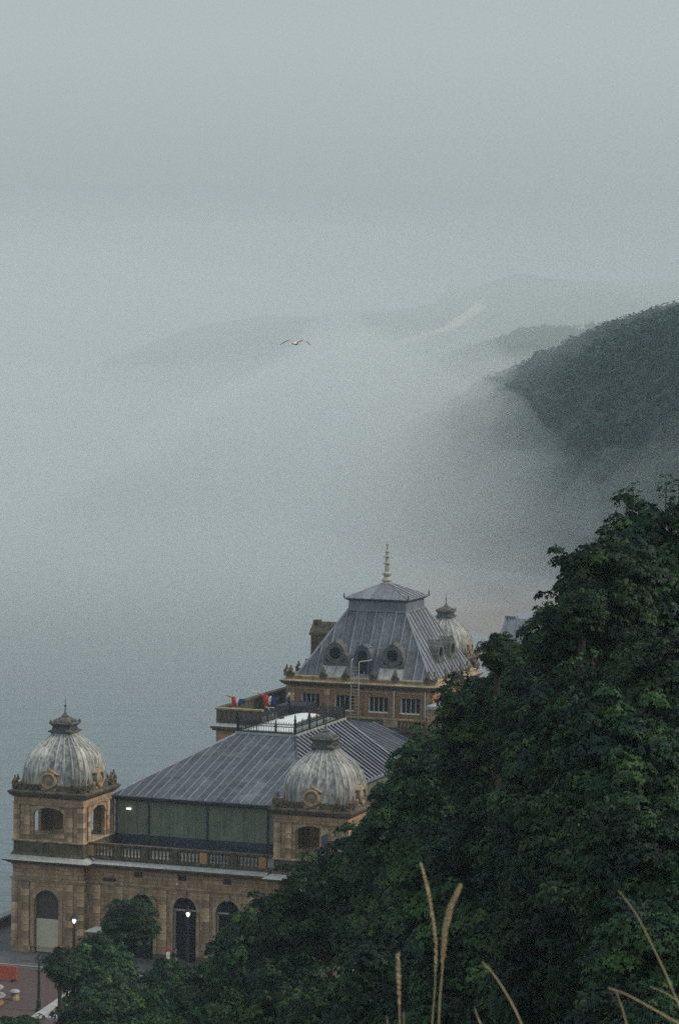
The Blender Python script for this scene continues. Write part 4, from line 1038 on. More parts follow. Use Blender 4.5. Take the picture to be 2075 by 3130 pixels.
for i in range(8): part('canopy_strip', MEMBRANE, aw, lambda mb: mb.hexa([(0.35 + i * 0.5, -0.6, 19.25), (0.8 + i * 0.5, -0.6, 19.25), (0.8 + i * 0.5, 1.8, 19.9), (0.35 + i * 0.5, 1.8, 19.9)], [(0.35 + i * 0.5, -0.6, 19.3), (0.8 + i * 0.5, -0.6, 19.3), (0.8 + i * 0.5, 1.8, 19.98), (0.35 + i * 0.5, 1.8, 19.98)]))
part('post', WHITE, aw, lambda mb: mb.box(0.4, 0.6, -0.4, -0.2, 0, 19.25)); part('post', WHITE, aw, lambda mb: mb.box(4.0, 4.2, -0.4, -0.2, 0, 19.25))
lw = root('lower_block', b2w(24.5, 52), -YAW, 'low pale roofed block at the foot of the mansard, mostly behind the trees', 'building')
part('wall', STONE, lw, lambda mb: mb.box(-1.2, 9, -9, 9, 0, 17.2)); part('roof_edge', FLASH, lw, lambda mb: mb.box(-1.3, 9.2, -9.2, 9.2, 17.2, 17.5))

# ------------------------------------------------------------------ sea wall, kiosk, promenade furniture
sw = root('sea_wall', b2w(U0, 0), -YAW, 'dark stone sea wall running back beside the water at the left edge', 'wall')
part('wall', STONE_DRK, sw, lambda mb: mb.box(-0.6, 0.0, -60, 120, -5, 0.85)); part('coping', CONC, sw, lambda mb: mb.box(-0.75, 0.15, -60, 120, 0.851, 1.05))
kerb = root('kerb_line', b2w(0, -5.6), -YAW, 'pale grey kerb between the grey forecourt and the red paving', 'kerb')
for i in range(24): part('kerb_stone', CONC, kerb, lambda mb: mb.box(-3 + i * 1.2, -3 + i * 1.2 + 1.185, -0.15, 0.15, -0.05, 0.10))
GREYGLASS = surf('unlit_globe', (0.10, 0.11, 0.11), (0.16, 0.17, 0.17), 4, 0.3)
def lamp_post(u, v, hgt, label, lit=True):
    o = root('lamp_post', b2w(u, v), -YAW, label, 'street lamp', 'black lamp posts on the promenade')
    part('post', IRON, o, lambda mb: mb.lathe([(0.26, 0), (0.26, 0.18), (0.18, 0.26), (0.17, 0.75), (0.19, 0.82), (0.115, 0.95), (0.10, hgt - 1.2), (0.12, hgt - 1.15), (0.07, hgt - 1.05), (0.055, hgt - 0.72)], 9))
    part('cross_bar', IRON, o, lambda mb: mb.tube([(-0.35, 0, hgt - 1.25), (0.35, 0, hgt - 1.25)], 0.03, 5))
    part('cage', IRON, o, lambda mb: [mb.tube([(0.13 * cx_, 0.13 * cy2, hgt - 0.72), (0.23 * cx_, 0.23 * cy2, hgt - 0.28)], 0.018, 4) for cx_ in (-1, 1) for cy2 in (-1, 1)])
    part('globe', GLOW if lit else GREYGLASS, o, lambda mb: mb.lathe([(0.06, hgt - 0.72), (0.14, hgt - 0.6), (0.17, hgt - 0.48), (0.14, hgt - 0.34), (0.06, hgt - 0.3)], 10))
    part('cap', IRON, o, lambda mb: mb.lathe([(0.34, hgt - 0.29), (0.30, hgt - 0.2), (0.14, hgt - 0.06), (0.06, hgt), (0.07, hgt + 0.08), (0.01, hgt + 0.2)], 9))
    return o
lamp_post(7.14, -3.0, 4.15, 'lit black lamp post between the cream board and the leaves')
lamp_post(11.9, -20.0, 4.4, 'black lamp post on the red paving with its top among the leaves', False)
lamp_post(17.43, -3.0, 5.5, 'lit lamp post in front of the first visible arched window')
lamp_post(12.32, -3.0, 5.55, 'lit lamp glinting through the small round tree')
def barrier(u, v, ln, rot, label):
    o = root('crowd_barrier', b2w(u, v), -YAW + rot, label, 'barrier', 'red plastic barriers round the works')
    part('top_rail', RED, o, lambda mb: mb.box(0, ln, -0.05, 0.05, 1.10, 1.26)); part('bottom_rail', RED, o, lambda mb: mb.box(0, ln, -0.05, 0.05, 0.16, 0.32))
    n = int(ln / 0.11)
    s1 = MB(); s1.box(-0.034, 0.034, -0.025, 0.025, 0.32, 1.10); s1 = s1.mesh('slat', RED)
    for i in range(n): link('slat', s1, o, ((i + 0.5) * ln / n, 0, 0))
    part('mid_rail', RED, o, lambda mb: mb.box(0, ln, -0.02, 0.02, 0.68, 0.75))
    for x in (0.3, ln - 0.3): part('foot', IRON, o, lambda mb: mb.box(x - 0.12, x + 0.12, -0.35, 0.35, 0.0, 0.16))
barrier(2.0, -11.2, 3.75, 0.03, 'long red plastic barrier standing on the forecourt at the left edge')
barrier(5.2, -2.6, 1.35, 0.5, 'short red plastic barrier at the foot of the lamp post')
barrier(6.6, -1.6, 1.2, 0.25, 'red plastic barrier nearest the brown front, partly behind leaves')
kb = root('kiosk', b2w(8.5, -0.9), -YAW, 'small kiosk with a flat grey roof against the brown front', 'kiosk')
part('roof', COPING, kb, lambda mb: (mb.frus(1.0, 2.45, 1.05, 2.55, 0.8, 0.85), mb.frus(1.05, 2.551, 0.3, 2.85, 0.85, 0.2)))
for sx in (-0.9, 0.9): part('post', STONE_TRIM, kb, lambda mb: mb.box(sx - 0.06, sx + 0.06, -0.7, -0.58, 0, 2.45))
part('counter', STONE_TRIM, kb, lambda mb: mb.box(-0.85, 0.85, -0.6, 0.6, 0, 1.0)); part('back_panel', STONE_DRK, kb, lambda mb: mb.box(-0.85, 0.85, 0.5, 0.6, 1.001, 2.45))
pl = root('tiered_planter', b2w(7.15, -19.2), -YAW, 'round tiered stone planter with pale rims at the left edge of the red paving', 'planter')
part('upper_rim', FLASH, pl, lambda mb: mb.lathe([(0.9, 1.22), (1.2, 1.24), (1.22, 1.34), (1.0, 1.38), (0.9, 1.36)], 24))
part('drum', STONE_DRK, pl, lambda mb: mb.lathe([(0.95, 0.72), (0.92, 0.8), (0.92, 1.15), (1.05, 1.22)], 22))
part('lower_rim', FLASH, pl, lambda mb: mb.lathe([(0.9, 0.60), (1.36, 0.60), (1.38, 0.70), (0.9, 0.72)], 24))
part('base', ORANGE_STONE, pl, lambda mb: mb.lathe([(1.25, 0.0), (1.25, 0.12), (1.12, 0.18), (1.10, 0.52), (1.2, 0.60)], 22))
part('soil', CONC, pl, lambda mb: mb.lathe([(0.98, 1.34), (0.5, 1.40), (0.05, 1.41)], 16))
st = root('stone_bollard', b2w(8.5, -17.2), -YAW, 'short stone bollard with a pale rounded top behind the planter', 'bollard')
part('shaft', STONE_TRIM, st, lambda mb: mb.lathe([(0.38, 0), (0.38, 0.2), (0.33, 0.28), (0.31, 0.5), (0.36, 0.58)], 12)); part('cap', COPING, st, lambda mb: mb.lathe([(0.38, 0.581), (0.42, 0.66), (0.36, 0.76), (0.2, 0.84), (0.03, 0.87)], 14))
rw = root('ramp_wall', b2w(12.95, -22.7), -YAW, 'low ramp wall with a sloping pale coping at the bottom of the red paving', 'wall')
part('wall', CONC, rw, lambda mb: mb.hexa([(-0.25, 0, 0), (0.25, 0, 0), (0.25, 7.0, 0), (-0.25, 7.0, 0)], [(-0.25, 0, 0.15), (0.25, 0, 0.15), (0.25, 7.0, 0.75), (-0.25, 7.0, 0.75)]))
part('coping', COPING, rw, lambda mb: mb.hexa([(-0.33, -0.3, 0.13), (0.5, -0.3, 0.13), (0.33, 7.0, 0.752), (-0.33, 7.0, 0.752)], [(-0.33, -0.3, 0.24), (0.5, -0.3, 0.24), (0.33, 7.0, 0.86), (-0.33, 7.0, 0.86)]))
part('landing_slab', COPING, rw, lambda mb: mb.box(0.1, 1.9, 0.2, 2.3, 0.0, 0.2))

# ------------------------------------------------------------------ people in front of the arches
SKIN = surf('skin', (0.42, 0.26, 0.19), (0.46, 0.29, 0.21), 5, 0.6)
BEIGE = surf('beige_cloth', (0.36, 0.31, 0.27), (0.44, 0.38, 0.33), 6, 0.85)
NAVYC = surf('dark_cloth', (0.02, 0.022, 0.035), (0.035, 0.038, 0.055), 6, 0.85)
def skin_fig(verts, edges, rad_, mat, name, parent):
    me = bpy.data.meshes.new(name); me.from_pydata(verts, edges, []); o = link(name, me, parent)
    sm = o.modifiers.new('skin', 'SKIN'); sm.use_smooth_shade = True
    sv = me.skin_vertices[0].data if me.skin_vertices else None
    for i, r in enumerate(rad_):
        sv[i].radius = (r, r) if not hasattr(r, '__len__') else r
    sv[0].use_root = True
    ss = o.modifiers.new('sub', 'SUBSURF'); ss.levels = 1; ss.render_levels = 1
    dg = bpy.context.evaluated_depsgraph_get(); dg.update()
    nm = bpy.data.meshes.new_from_object(o.evaluated_get(dg)); o.modifiers.clear(); o.data = nm
    nm.name = name; nm.materials.clear(); nm.materials.append(mat)
    return o
def person(loc, face, label, coat, trousers, hat, bag, stride=0.16, hgt=1.0):
    o = root('person', loc, face, label, 'person', None); o.scale = (hgt,) * 3
    V = [(0, 0, .95), (0, .01, 1.12), (0, .02, 1.34), (0, .01, 1.47), (0, -.01, 1.56), (0, -.02, 1.67),
         (.10, 0, .88), (.11, -stride * .5, .50), (.11, -stride, .09), (.11, -stride - .14, .045),
         (-.10, 0, .88), (-.11, stride * .45, .50), (-.11, stride + .05, .10), (-.11, stride - .10, .045),
         (.20, .01, 1.38), (.25, .06, 1.12), (.26, -.02, .88), (.26, -.05, .80), (-.20, .01, 1.38), (-.25, -.04, 1.12), (-.24, -.18, .93), (-.24, -.22, .86)]
    E_ = [(0, 1), (1, 2), (2, 3), (3, 4), (4, 5), (0, 6), (6, 7), (7, 8), (8, 9), (0, 10), (10, 11), (11, 12), (12, 13), (2, 14), (14, 15), (15, 16), (16, 17), (2, 18), (18, 19), (19, 20), (20, 21)]
    R_ = [(.15, .11), (.14, .11), (.17, .11), .065, .055, .10, .095, .065, .045, .04, .095, .065, .045, .04, .06, .048, .036, .04, .06, .048, .036, .04]
    skin_fig(V, E_, R_, SKIN, 'body', o)
    part('head', SKIN, o, lambda mb: (setattr(mb, 'smooth', True), mb.lathe([(.03, 1.54), (.072, 1.58), (.09, 1.66), (.09, 1.72), (.06, 1.79), (.01, 1.82)], 10, (0, -.02)), mb.box(-.015, .015, -.135, -.10, 1.65, 1.69), mb.box(-.10, -.085, -.04, .0, 1.64, 1.69), mb.box(.085, .10, -.04, .0, 1.64, 1.69)))
    CV = [V[0], V[1], V[2], V[3], V[14], V[15], V[16], V[18], V[19], V[20], (0, .01, .62)]
    skin_fig(CV, [(0, 1), (1, 2), (2, 3), (2, 4), (4, 5), (5, 6), (2, 7), (7, 8), (8, 9), (0, 10)], [(.18, .135), (.165, .13), (.19, .13), .075, .075, .062, .05, .075, .062, .05, (.21, .16)], coat, 'coat', o)
    TV = [V[0], V[6], V[7], V[8], V[10], V[11], V[12]]
    skin_fig(TV, [(0, 1), (1, 2), (2, 3), (0, 4), (4, 5), (5, 6)], [.13, .11, .08, .06, .11, .08, .06], trousers, 'trousers', o)
    for n_, i in (('shoe', 8), ('shoe', 12)):
        x, y, z = V[i]; part(n_, NAVYC, o, lambda mb: mb.hexa([(x - .05, y - .19, 0), (x + .05, y - .19, 0), (x + .045, y + .08, 0), (x - .045, y + .08, 0)], [(x - .04, y - .17, .06), (x + .04, y - .17, .06), (x + .04, y + .07, .11), (x - .04, y + .07, .11)]))
    if hat: part('hat', hat, o, lambda mb: mb.lathe([(.21, 1.715), (.20, 1.735), (.105, 1.745), (.115, 1.82), (.09, 1.90), (.02, 1.92)], 12, (0, -.02)))
    else: part('hair', NAVYC, o, lambda mb: mb.lathe([(.095, 1.66), (.108, 1.74), (.08, 1.83), (.01, 1.85)], 10, (0, .01)))
    if bag: part('backpack', bag, o, lambda mb: mb.hexa([(-.15, .14, .98), (.15, .14, .98), (.15, .32, 1.0), (-.15, .32, 1.0)], [(-.14, .14, 1.42), (.14, .14, 1.42), (.11, .28, 1.40), (-.11, .28, 1.40)]))
    return o
person(b2w(15.35, 2.38 - 4.6), 1.1, 'person in a red hat and pale coat walking past the arched window', CLOTHW, BEIGE, CLOTHR, None, hgt=1.05)
person(b2w(15.85, 2.38 - 4.2), 1.1, 'person in dark clothes with a dark backpack beside the red hat', NAVYC, BEIGE, None, NAVYC, 0.2, hgt=1.0)

# ------------------------------------------------------------------ gulls
def gull_flying(loc, rot):
    o = root('gull', loc, rot, 'brown and white gull gliding with spread wings above the misty bay', 'gull')
    part('body', BIRDW, o, lambda mb: (setattr(mb, 'smooth', True), mb.lathe([(.005, -.30), (.045, -.24), (.05, -.18), (.085, -.02), (.08, .10), (.03, .24), (.06, .34), (.05, .36)], 9, ax=lambda x, y, z: (x, z, y * 0.85 - 0.02 * z))))
    part('beak', BIRDT, o, lambda mb: mb.lathe([(.018, 0), (.012, -.05), (.003, -.075)], 6, ax=lambda x, y, z: (x, -.29 + z, y)))
    for sx in (-1, 1):
        pts = [(.05, 0.02, .03, .15), (.30, -.05, .15, .15), (.48, -.03, .08, .13), (.64, .05, -.03, .06), (.70, .09, -.07, .01)]
        def wing(mb, a, b_):
            st_ = []
            for i in range(a, b_ + 1):
                x, y, z, ch = pts[i]
                st_.append([(sx * x, y - ch * .45, z), (sx * x, y, z + .025), (sx * x, y + ch * .75, z - .005), (sx * x, y, z - .006)])
            for p, q2 in zip(st_, st_[1:]): mb.hexa(p, q2)
        wg = part('wing', BIRDT, o, lambda mb: wing(mb, 0, 2)); part('wing_tip', BIRDG, wg, lambda mb: wing(mb, 2, 4))
    return o
gull_flying((-2.2, 143, 52.15), 2.75).scale = (1.15,) * 3
def gull_perched(loc, rot, label):
    o = root('gull', loc, rot, label, 'gull')
    part('body', BIRDW, o, lambda mb: (setattr(mb, 'smooth', True), mb.lathe([(.01, -.2), (.07, -.12), (.095, 0), (.075, .14), (.02, .34)], 9, ax=lambda x, y, z: (x, z, .22 + y - z * .45)), mb.lathe([(.03, .26), (.055, .34), (.06, .40), (.04, .46), (.01, .48)], 9, (0, -.17))))
    part('beak', BIRDT, o, lambda mb: mb.lathe([(.02, 0), (.004, -.07)], 5, ax=lambda x, y, z: (x, -.22 + z, .40 + y)))
    for sx in (-1, 1):
        part('wing', CONC, o, lambda mb: mb.hexa([(sx * .09, -.10, .27), (sx * .10, .12, .15), (sx * .05, .34, .06), (sx * .08, .05, .29)], [(sx * .075, -.10, .27), (sx * .08, .12, .15), (sx * .04, .34, .06), (sx * .06, .05, .29)]))
        part('leg', BIRDT, o, lambda mb: mb.tube([(sx * .035, 0, 0), (sx * .035, .01, .15)], .01, 5))
    return o
sp = root('stone_post', b2w(8.55, 44.1, 15.3), -YAW, 'dark slender stone post carrying the perched gull', 'post')
part('shaft', STONE_DRK, sp, lambda mb: mb.lathe([(.2, 0), (.2, .5), (.12, .55), (.10, 1.7), (.16, 1.8), (.16, 1.9)], 8))
gull_perched(b2w(8.55, 44.1, 17.2), 0.4, 'white gull perched on a post beside the leftmost tower window').scale = (1.6,) * 3

# ------------------------------------------------------------------ trees on the cliff
VAR = [crown('crown', 2.4, 2.4, 150, 95, 11), crown('crown', 2.4, 2.4, 150, 95, 12), crown('crown', 2.4, 4.2, 210, 95, 13), crown('crown', 2.4, 4.2, 210, 95, 14), crown('crown', 2.4, 2.9, 165, 95, 15)]
RZ = [2.4, 2.4, 4.2, 4.2, 2.9]
def tree(x, y, ztop, R, var, label, group=None, spin=0.0, cat='tree'):
    zg = ground(x, y)
    o = root('sycamore_tree', (x, y, zg - 0.1), 0, label, cat, group)
    sc = R / 2.4
    zc = ztop - RZ[var] * sc * 1.03 - zg
    cme, lme = VAR[var]
    link('crown', cme, o, (0, 0, zc), (0, 0, spin), (sc,) * 3); link('limbs', lme, o, (0, 0, zc), (0, 0, spin), (sc,) * 3)
    r = 0.10 + 0.06 * R
    part('trunk', BARK, o, lambda mb: mb.tube([(0, 0, -0.5), (0.1, 0.05, zc * 0.35), (-0.05, 0.1, zc * 0.7), (0, 0, zc - R * 0.35)], [r * 1.3, r, r * 0.85, r * 0.6], 8))
    return o
GT = 'dark trees on the wooded cliff'
T_ = [
 (9.0, 84, 48.45, 2.4, 2, 'tallest tree at the right edge, its top standing against the mist'),
 (7.1, 80, 47.3, 1.55, 4, 'stepped tree just left of the tallest one, its side against the mist'),
 (6.5, 78, 45.9, 0.74, 0, 'ragged low spray of leaves reaching over the hazy grey roof'),
 (6.6, 97, 42.6, 1.6, 2, 'round headed tree below the white awning'),
 (5.4, 99, 42.6, 0.75, 1, 'narrow young tree with one sprig standing up beside the misty dome'),
 (5.0, 105, 41.0, 1.8, 2, 'tree whose top hides the foot of the mansard roof'),
 (3.9, 112, 38.6, 1.87, 3, 'tree covering the right end of the row of white framed windows'),
 (2.9, 120, 35.0, 2.0, 2, 'tree overhanging the far end of the striped roof'),
 (1.5, 130, 32.0, 2.17, 3, 'tree below the eaves of the striped roof'),
 (-0.2, 140, 28.5, 2.57, 4, 'tree across the right side of the half sunk domed tower'),
 (-2.2, 150, 25.0, 2.5, 4, 'tree in front of the open arch of the half sunk domed tower'),
 (-4.4, 160, 21.4, 2.49, 1, 'tree covering the right end of the balustrade'),
 (-6.2, 170, 16.9, 1.9, 0, 'tree over the right hand arched window'),
 (-10.3, 178, 14.8, 1.85, 1, 'tree below the two people by the arches'),
 (-14.3, 205, 13.6, 2.16, 0, 'small round tree alone before the brown arcade'),
 (-15.6, 196, 12.5, 2.83, 4, 'low spreading tree under the small round tree'),
 (-18.0, 192, 12.5, 1.3, 1, 'leafy tree whose sprig crosses the cream board'),
 (-20.1, 186, 9.5, 1.96, 0, 'dark tree top in the bottom left corner'),
]
F_ = [(12.2, 86, 47.6, 2.7, 2), (11.2, 75, 45.6, 2.3, 3), (10.2, 65, 43.2, 2.1, 2), (14.5, 94, 47.6, 3.0, 3), (9.6, 57, 41.8, 1.9, 2), (14.0, 72, 46.2, 2.6, 3), (17.0, 86, 48.4, 3.0, 2), (9.4, 48, 42.2, 1.7, 3), (12.5, 60, 44.6, 2.3, 2), (16.5, 76, 47.8, 2.8, 3),
 (5.6, 101, 41.4, 1.1, 2), (-8.4, 170, 16.0, 1.9, 4), (-6.9, 160, 17.0, 2.2, 4), (6.15, 84, 44.9, 1.0, 1), (-16.3, 203, 11.4, 1.6, 4), (-15.4, 188, 11.4, 1.7, 4), (-14.0, 180, 10.2, 1.9, 4), (7.0, 77, 45.0, 1.8, 3), (6.1, 82, 42.3, 2.1, 2), (7.2, 72, 44.6, 1.92, 3), (8.5, 74, 45.6, 1.64, 2), (5.2, 88, 40.0, 2.15, 3), (6.0, 70, 41.8, 1.87, 2), (7.2, 66, 42.8, 1.69, 3), (3.8, 98, 36.9, 2.29, 2), (2.6, 106, 33.3, 2.59, 3), (4.4, 86, 36.9, 2.2, 2), (5.8, 72, 39.0, 2.0, 3),
 (6.7, 62, 41.0, 1.65, 2), (0.8, 116, 28.9, 2.84, 3), (-2.0, 128, 25.6, 2.84, 2), (-5.2, 140, 21.7, 2.8, 3), (-9.1, 150, 19.1, 2.83, 4), (-13.1, 160, 16.5, 2.67, 1), (3.2, 90, 33.7, 2.4, 2), (4.8, 74, 36.6, 2.06, 3), (5.7, 60, 39.5, 1.67, 2), (6.5, 56, 40.5, 1.37, 3)]
for i, (x, y, z, R, vr, lb) in enumerate(T_): tree(x, y, z, R, vr, lb, GT, i * 2.1)
for i, (x, y, z, R, vr) in enumerate(F_): tree(x, y, z, R, vr, 'dark leafy tree in the unbroken mass of the wooded slope', GT, 1 + i * 1.7)
# upright shoots on the tallest trees
def shoot(x, y, z, h_, label):
    g2 = np.random.RandomState(int(abs(x * 100) + h_ * 10)); o = root('upright_shoot', (x, y, z), 0, label, 'shoot', 'thin shoots rising above the tallest tree')
    part('stem', BARK, o, lambda mb: mb.tube([(0, 0, -0.8), (0.02, 0, h_ * 0.5), (0, 0, h_)], [0.022, 0.016, 0.008], 5))
    P, N, F, S_, T = [], [], [], [], []
    for j in range(4):
        zz_ = h_ * (0.34 + 0.22 * j); sp_ = 0.16 * (1.2 - 0.14 * j); m_ = 9
        a = g2.uniform(0, 6.28, m_); r = sp_ * g2.uniform(0.5, 1.3, m_)
        P.append(np.c_[r * np.cos(a), r * np.sin(a), zz_ + g2.normal(0, 0.03, m_)]); N.append(np.c_[g2.normal(0, .3, m_), g2.normal(0, .3, m_), np.ones(m_)]); F.append(np.c_[np.cos(a), np.sin(a), np.full(m_, -0.2)])
        S_.append(0.14 * g2.uniform(0.7, 1.1, m_)); T.append(np.repeat((GREEN[3] * (1 + 0.12 * j))[None], m_, 0))
    link('leaves', leaf_mesh('leaves', np.concatenate(P), np.concatenate(N), np.concatenate(F), np.concatenate(S_), np.concatenate(T), LEAF), o)
shoot(8.17, 84, 47.35, 0.70, 'left of the two slender shoots in the pair on top of the tallest tree')
shoot(8.36, 84, 47.35, 0.84, 'right and taller of the paired shoots on top of the tallest tree')
shoot(9.30, 84, 47.55, 0.90, 'single tall shoot with tiered leaves near the right edge')
shoot(9.67, 84, 47.55, 0.80, 'shoot cut by the right edge of the picture')
# undergrowth on the bank
g = np.random.RandomState(77); n = 26000
yy = g.uniform(80, 215, n * 3); xx = g.uniform(-0.15, 0.19, n * 3) * yy
uu = (xx - BX) * CU - (yy - BY) * SU
kp = (uu > 54)
xx, yy = xx[kp][:n], yy[kp][:n]
zz = np.array([ground(a, b_) for a, b_ in zip(xx, yy)]) + g.uniform(0.0, 1.6, len(xx)) ** 1.3
m_ = len(xx)
ug = leaf_mesh('undergrowth', np.c_[xx, yy, zz], np.c_[g.normal(-.2, .4, m_), g.normal(-.4, .4, m_), np.ones(m_)], g.normal(size=(m_, 3)), g.uniform(.3, .6, m_), GREEN[g.randint(0, 4, m_)] * g.uniform(.5, 1.1, (m_, 1)), LEAF)
tag(link('undergrowth', ug), 'dark brambles and ivy covering the bank under the trees', 'undergrowth', kind='stuff')

# ------------------------------------------------------------------ dry grass on the brink in front of the camera
def grass_stem(pts, r_stem, r_head, headed, label):
    r_stem *= 0.5; r_head *= 0.72
    P = [Vector(p) for p in pts]
    foot = Vector((P[0].x + (P[0].x - P[1].x) * 1.5, P[0].y, ground(P[0].x, P[0].y) - 0.05))
    o = root('grass_stem', foot, 0, label, 'grass stem', 'dry grass stems in the foreground')
    Q = []
    for i in range(len(P) - 1):
        a, b_ = P[i], P[i + 1]; p0 = P[max(i - 1, 0)]; p3 = P[min(i + 2, len(P) - 1)]
        for j in range(6):
            f = j / 6
            Q.append(0.5 * ((2 * a) + (b_ - p0) * f + (2 * p0 - 5 * a + 4 * b_ - p3) * f * f + (3 * a - p0 - 3 * b_ + p3) * f ** 3))
    Q.append(P[-1])
    Z = [q - foot for q in Q]
    n = len(Z)
    part('stalk', STRAW, o, lambda mb: mb.tube([(0, 0, 0)] + Z, [r_stem * 1.15] + [r_stem * (1 - 0.6 * i / n) for i in range(n)], 6))
    if headed:
        g2 = random.Random(int(r_head * 1e5) + n)
        def head(mb):
            k0 = int(n * 0.36)
            for i in range(k0, n - 1):
                t = (i - k0) / (n - k0)
                for q_ in range(9):
                    p = Z[i].lerp(Z[i + 1], g2.random()); d = (Z[i + 1] - Z[i]).normalized()
                    a = g2.uniform(0, 6.28); rr = r_head * (0.45 + 0.55 * math.sin(math.pi * min(t * 0.9 + 0.12, 1)))
                    off = Vector((math.cos(a), math.sin(a), 0)) * rr
                    e = p + off + d * rr * 2.2
                    mb.tube([p, p.lerp(e, 0.5) + off * 0.25, e], [0.0006, 0.0016, 0.0004], 3)
        hd = part('seed_head', STRAW, o, head); hd['kind'] = 'stuff'
    return o
grass_stem([(0.1197, 5.2, 50.7762), (0.1169, 5.2, 50.853), (0.1142, 5.2, 50.9179)], 0.0022, 0.0048, 1, 'straight dry grass stem with a slim head, lowest of the three upright ones')
grass_stem([(0.1893, 5.6, 50.6829), (0.1934, 5.6, 50.7466), (0.1953, 5.6, 50.7911), (0.1949, 5.6, 50.8609), (0.1858, 5.6, 50.9242), (0.177, 5.6, 50.9685), (0.1651, 5.6, 51.0107)], 0.002, 0.0045, 1, 'tall dry grass stem with a brown head leaning left, highest of all')
grass_stem([(0.1777, 4.9, 50.8477), (0.1787, 4.9, 50.8978), (0.1814, 4.9, 50.9384), (0.1844, 4.9, 50.9924), (0.1872, 4.9, 51.0257), (0.1934, 4.9, 51.0563), (0.2019, 4.9, 51.0786), (0.2098, 4.9, 51.0976)], 0.0026, 0.0072, 1, 'tall pale dry grass stem with the thickest seed head leaning right')
grass_stem([(0.3501, 5.3, 50.7556), (0.3285, 5.3, 50.8035), (0.3034, 5.3, 50.8453), (0.2858, 5.3, 50.8692), (0.2695, 5.3, 50.8858)], 0.0035, 0.0035, 0, 'bare dry stalk slanting up to the left in the middle of the dark leaves')
grass_stem([(0.2873, 5.5, 50.7077), (0.2752, 5.5, 50.7325), (0.2674, 5.5, 50.7543)], 0.003, 0.003, 0, 'short dry stalk tip just showing left of the long slanting stalk')
grass_stem([(0.6201, 5.1, 50.8294), (0.6023, 5.1, 50.8622), (0.5814, 5.1, 50.91), (0.5582, 5.1, 50.9571), (0.5303, 5.1, 51.0105), (0.5103, 5.1, 51.0391), (0.4957, 5.1, 51.0568)], 0.003, 0.003, 0, 'long bare stalk curving up to the left beside the right edge')
grass_stem([(0.5948, 4.8, 50.8793), (0.5676, 4.8, 50.8937), (0.5136, 4.8, 50.9235), (0.4804, 4.8, 50.9406), (0.4527, 4.8, 50.95)], 0.003, 0.003, 0, 'nearly flat stalk lying across the bottom right corner')
grass_stem([(0.5491, 5.4, 50.7315), (0.538, 5.4, 50.7744), (0.5246, 5.4, 50.811)], 0.003, 0.003, 0, 'short stalk rising to meet the nearly flat stalk')
grass_stem([(0.7235, 5.9, 50.6727), (0.6968, 5.9, 50.6857), (0.6699, 5.9, 50.7021), (0.6406, 5.9, 50.7132)], 0.002, 0.002, 0, 'thin grey stalk above the nearly flat stalk at the right edge')
grass_stem([(0.1081, 5.7, 50.6583), (0.1066, 5.7, 50.6777), (0.1057, 5.7, 50.6919)], 0.002, 0.003, 0, 'short dry tip at the bottom left of the slim headed stem')
grass_stem([(0.1352, 5.6, 50.6822), (0.1361, 5.6, 50.7077), (0.1352, 5.6, 50.7235)], 0.002, 0.003, 0, 'short dry tip close beside the slim headed stem')

# ------------------------------------------------------------------ air: even haze round everything, and the fog lying over the bay
hb = MB(); hb.box(-2500, 2500, -60, 6500, -9.5, 128)
tag(hb.build('haze', []), kind='stuff')
bpy.data.objects['haze'].data.materials.append(vol('haze_air', 0.00020, (0.76, 0.89, 0.98)))
def fog_bank(name, x0, x1, y0, y1, nx, ny, zf, zb, dens):
    xs, ys = lin(x0, x1, nx), lin(y0, y1, ny)
    vs = [(x, y, zf(x, y)) for y in ys for x in xs] + [(x, y, zb) for y in ys for x in xs]
    o2 = nx * ny; fs = []
    for j in range(ny - 1):
        for i in range(nx - 1):
            a = j * nx + i; fs.append((a, a + 1, a + nx + 1, a + nx)); fs.append((o2 + a, o2 + a + nx, o2 + a + nx + 1, o2 + a + 1))
    for i in range(nx - 1):
        fs.append((i, o2 + i, o2 + i + 1, i + 1)); a = (ny - 1) * nx + i; fs.append((a, a + 1, o2 + a + 1, o2 + a))
    for j in range(ny - 1):
        a = j * nx; fs.append((a, a + nx, o2 + a + nx, o2 + a)); a = j * nx + nx - 1; fs.append((a, o2 + a, o2 + a + nx, a + nx))
    me = bpy.data.meshes.new(name); me.from_pydata(vs, [], fs); me.materials.append(vol(name + '_air', dens)); me.update()
    import bmesh
    bm = bmesh.new(); bm.from_mesh(me); bmesh.ops.recalc_face_normals(bm, faces=bm.faces); bm.to_mesh(me); bm.free()
    o = link(name, me); o['kind'] = 'stuff'; return o
VF = vnoise_factory(9)
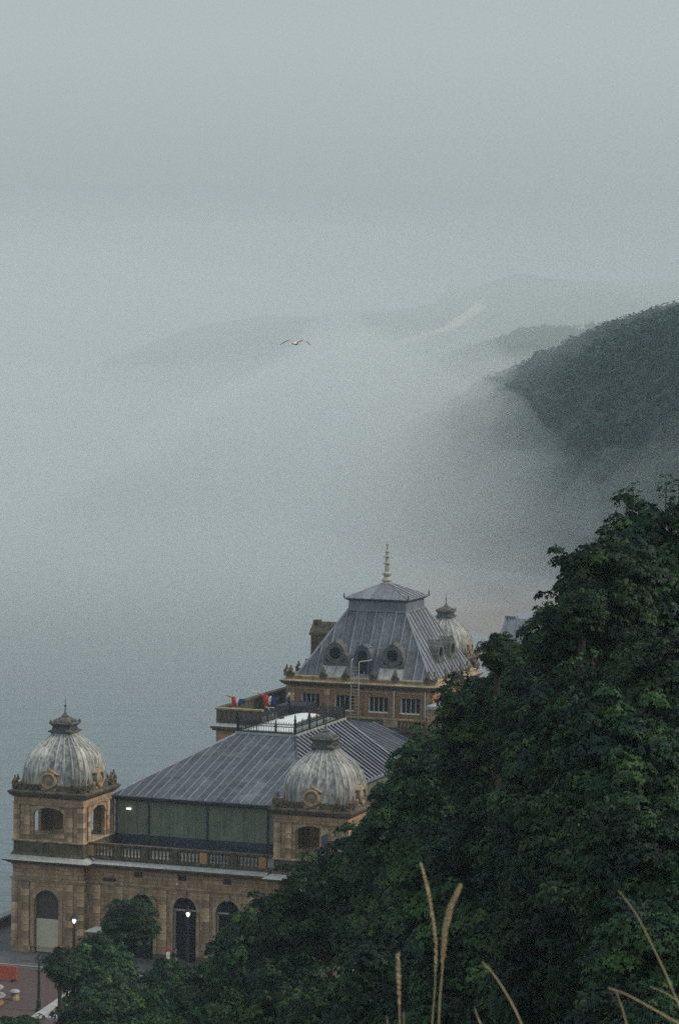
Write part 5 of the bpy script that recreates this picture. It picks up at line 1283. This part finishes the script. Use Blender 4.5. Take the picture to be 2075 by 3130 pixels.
fog_bank('fog_bank', -900, 900, 380, 3200, 70, 80, lambda x, y: SEA_Z + 1 + 26 * sstep(380, 900, y) * (1 - 0.85 * sstep(0, 20, x) * (1 - sstep(720, 900, y))) * (0.55 + 0.9 * VF(x * 0.008, y * 0.004)), -9.0, 0.0036)
fog_bank('low_fog', -900, 900, 330, 3200, 60, 70, lambda x, y: SEA_Z + 1 + 16 * sstep(330, 700, y) * (1 - 0.85 * sstep(0, 20, x) * (1 - sstep(720, 900, y))) * (0.5 + 0.9 * VF(x * 0.006 + 7, y * 0.003)), -8.6, 0.0046)
fog_bank('high_fog', -900, 900, 430, 2600, 70, 60, lambda x, y: SEA_Z + 1 + 38 * sstep(430, 1250, y) * (1 - 0.6 * sstep(0, 30, x) * (1 - sstep(720, 900, y))) * (0.5 + 1.0 * VF(x * 0.010 + 4, y * 0.004 + 2)), -8.8, 0.0022)
fog_bank('valley_fog', -260, 420, 1000, 1500, 60, 40, lambda x, y: SEA_Z + 1 + (46 * sstep(1000, 1180, y)) * (0.35 + 1.0 * VF(x * 0.014 + 2, y * 0.008 + 8)), -8.5, 0.0030)
fog_bank('far_fog', -2200, 2200, 620, 6200, 60, 90, lambda x, y: 18 + 92 * sstep(620, 1150, y) + 30 * (VF(x * 0.006 + 3, y * 0.003) - 0.5) * sstep(620, 800, y), -8.2, 0.00135)
# mist that hangs about the shore and thins out up the flank of the wooded hill
fog_bank('shore_fog', -500, 260, 600, 1150, 100, 60, lambda x, y: SEA_Z + 1 + (14 + 36 * sstep(-90, -10, x)) * sstep(600, 800, y) * (1 - sstep(26, 128, x)) * (0.62 + 0.9 * VF(x * 0.03 + 2, y * 0.008)), -8.8, 0.0070)
fog_bank('slope_mist', -400, 260, 560, 1250, 100, 60, lambda x, y: SEA_Z + 1 + (12 + 38 * sstep(-80, 0, x)) * sstep(560, 900, y) * (1 - sstep(40, 150, x)) * (0.5 + 1.1 * VF(x * 0.045 + 8, y * 0.012 + 4)), -8.7, 0.0034)
fog_bank('beach_mist', -100, 220, 500, 760, 80, 40, lambda x, y: SEA_Z + 0.5 + 50 * sstep(26, 95, x) * sstep(540, 680, y) * (0.4 + 1.1 * VF(x * 0.05 + 8, y * 0.02 + 4)), -8.3, 0.0032)
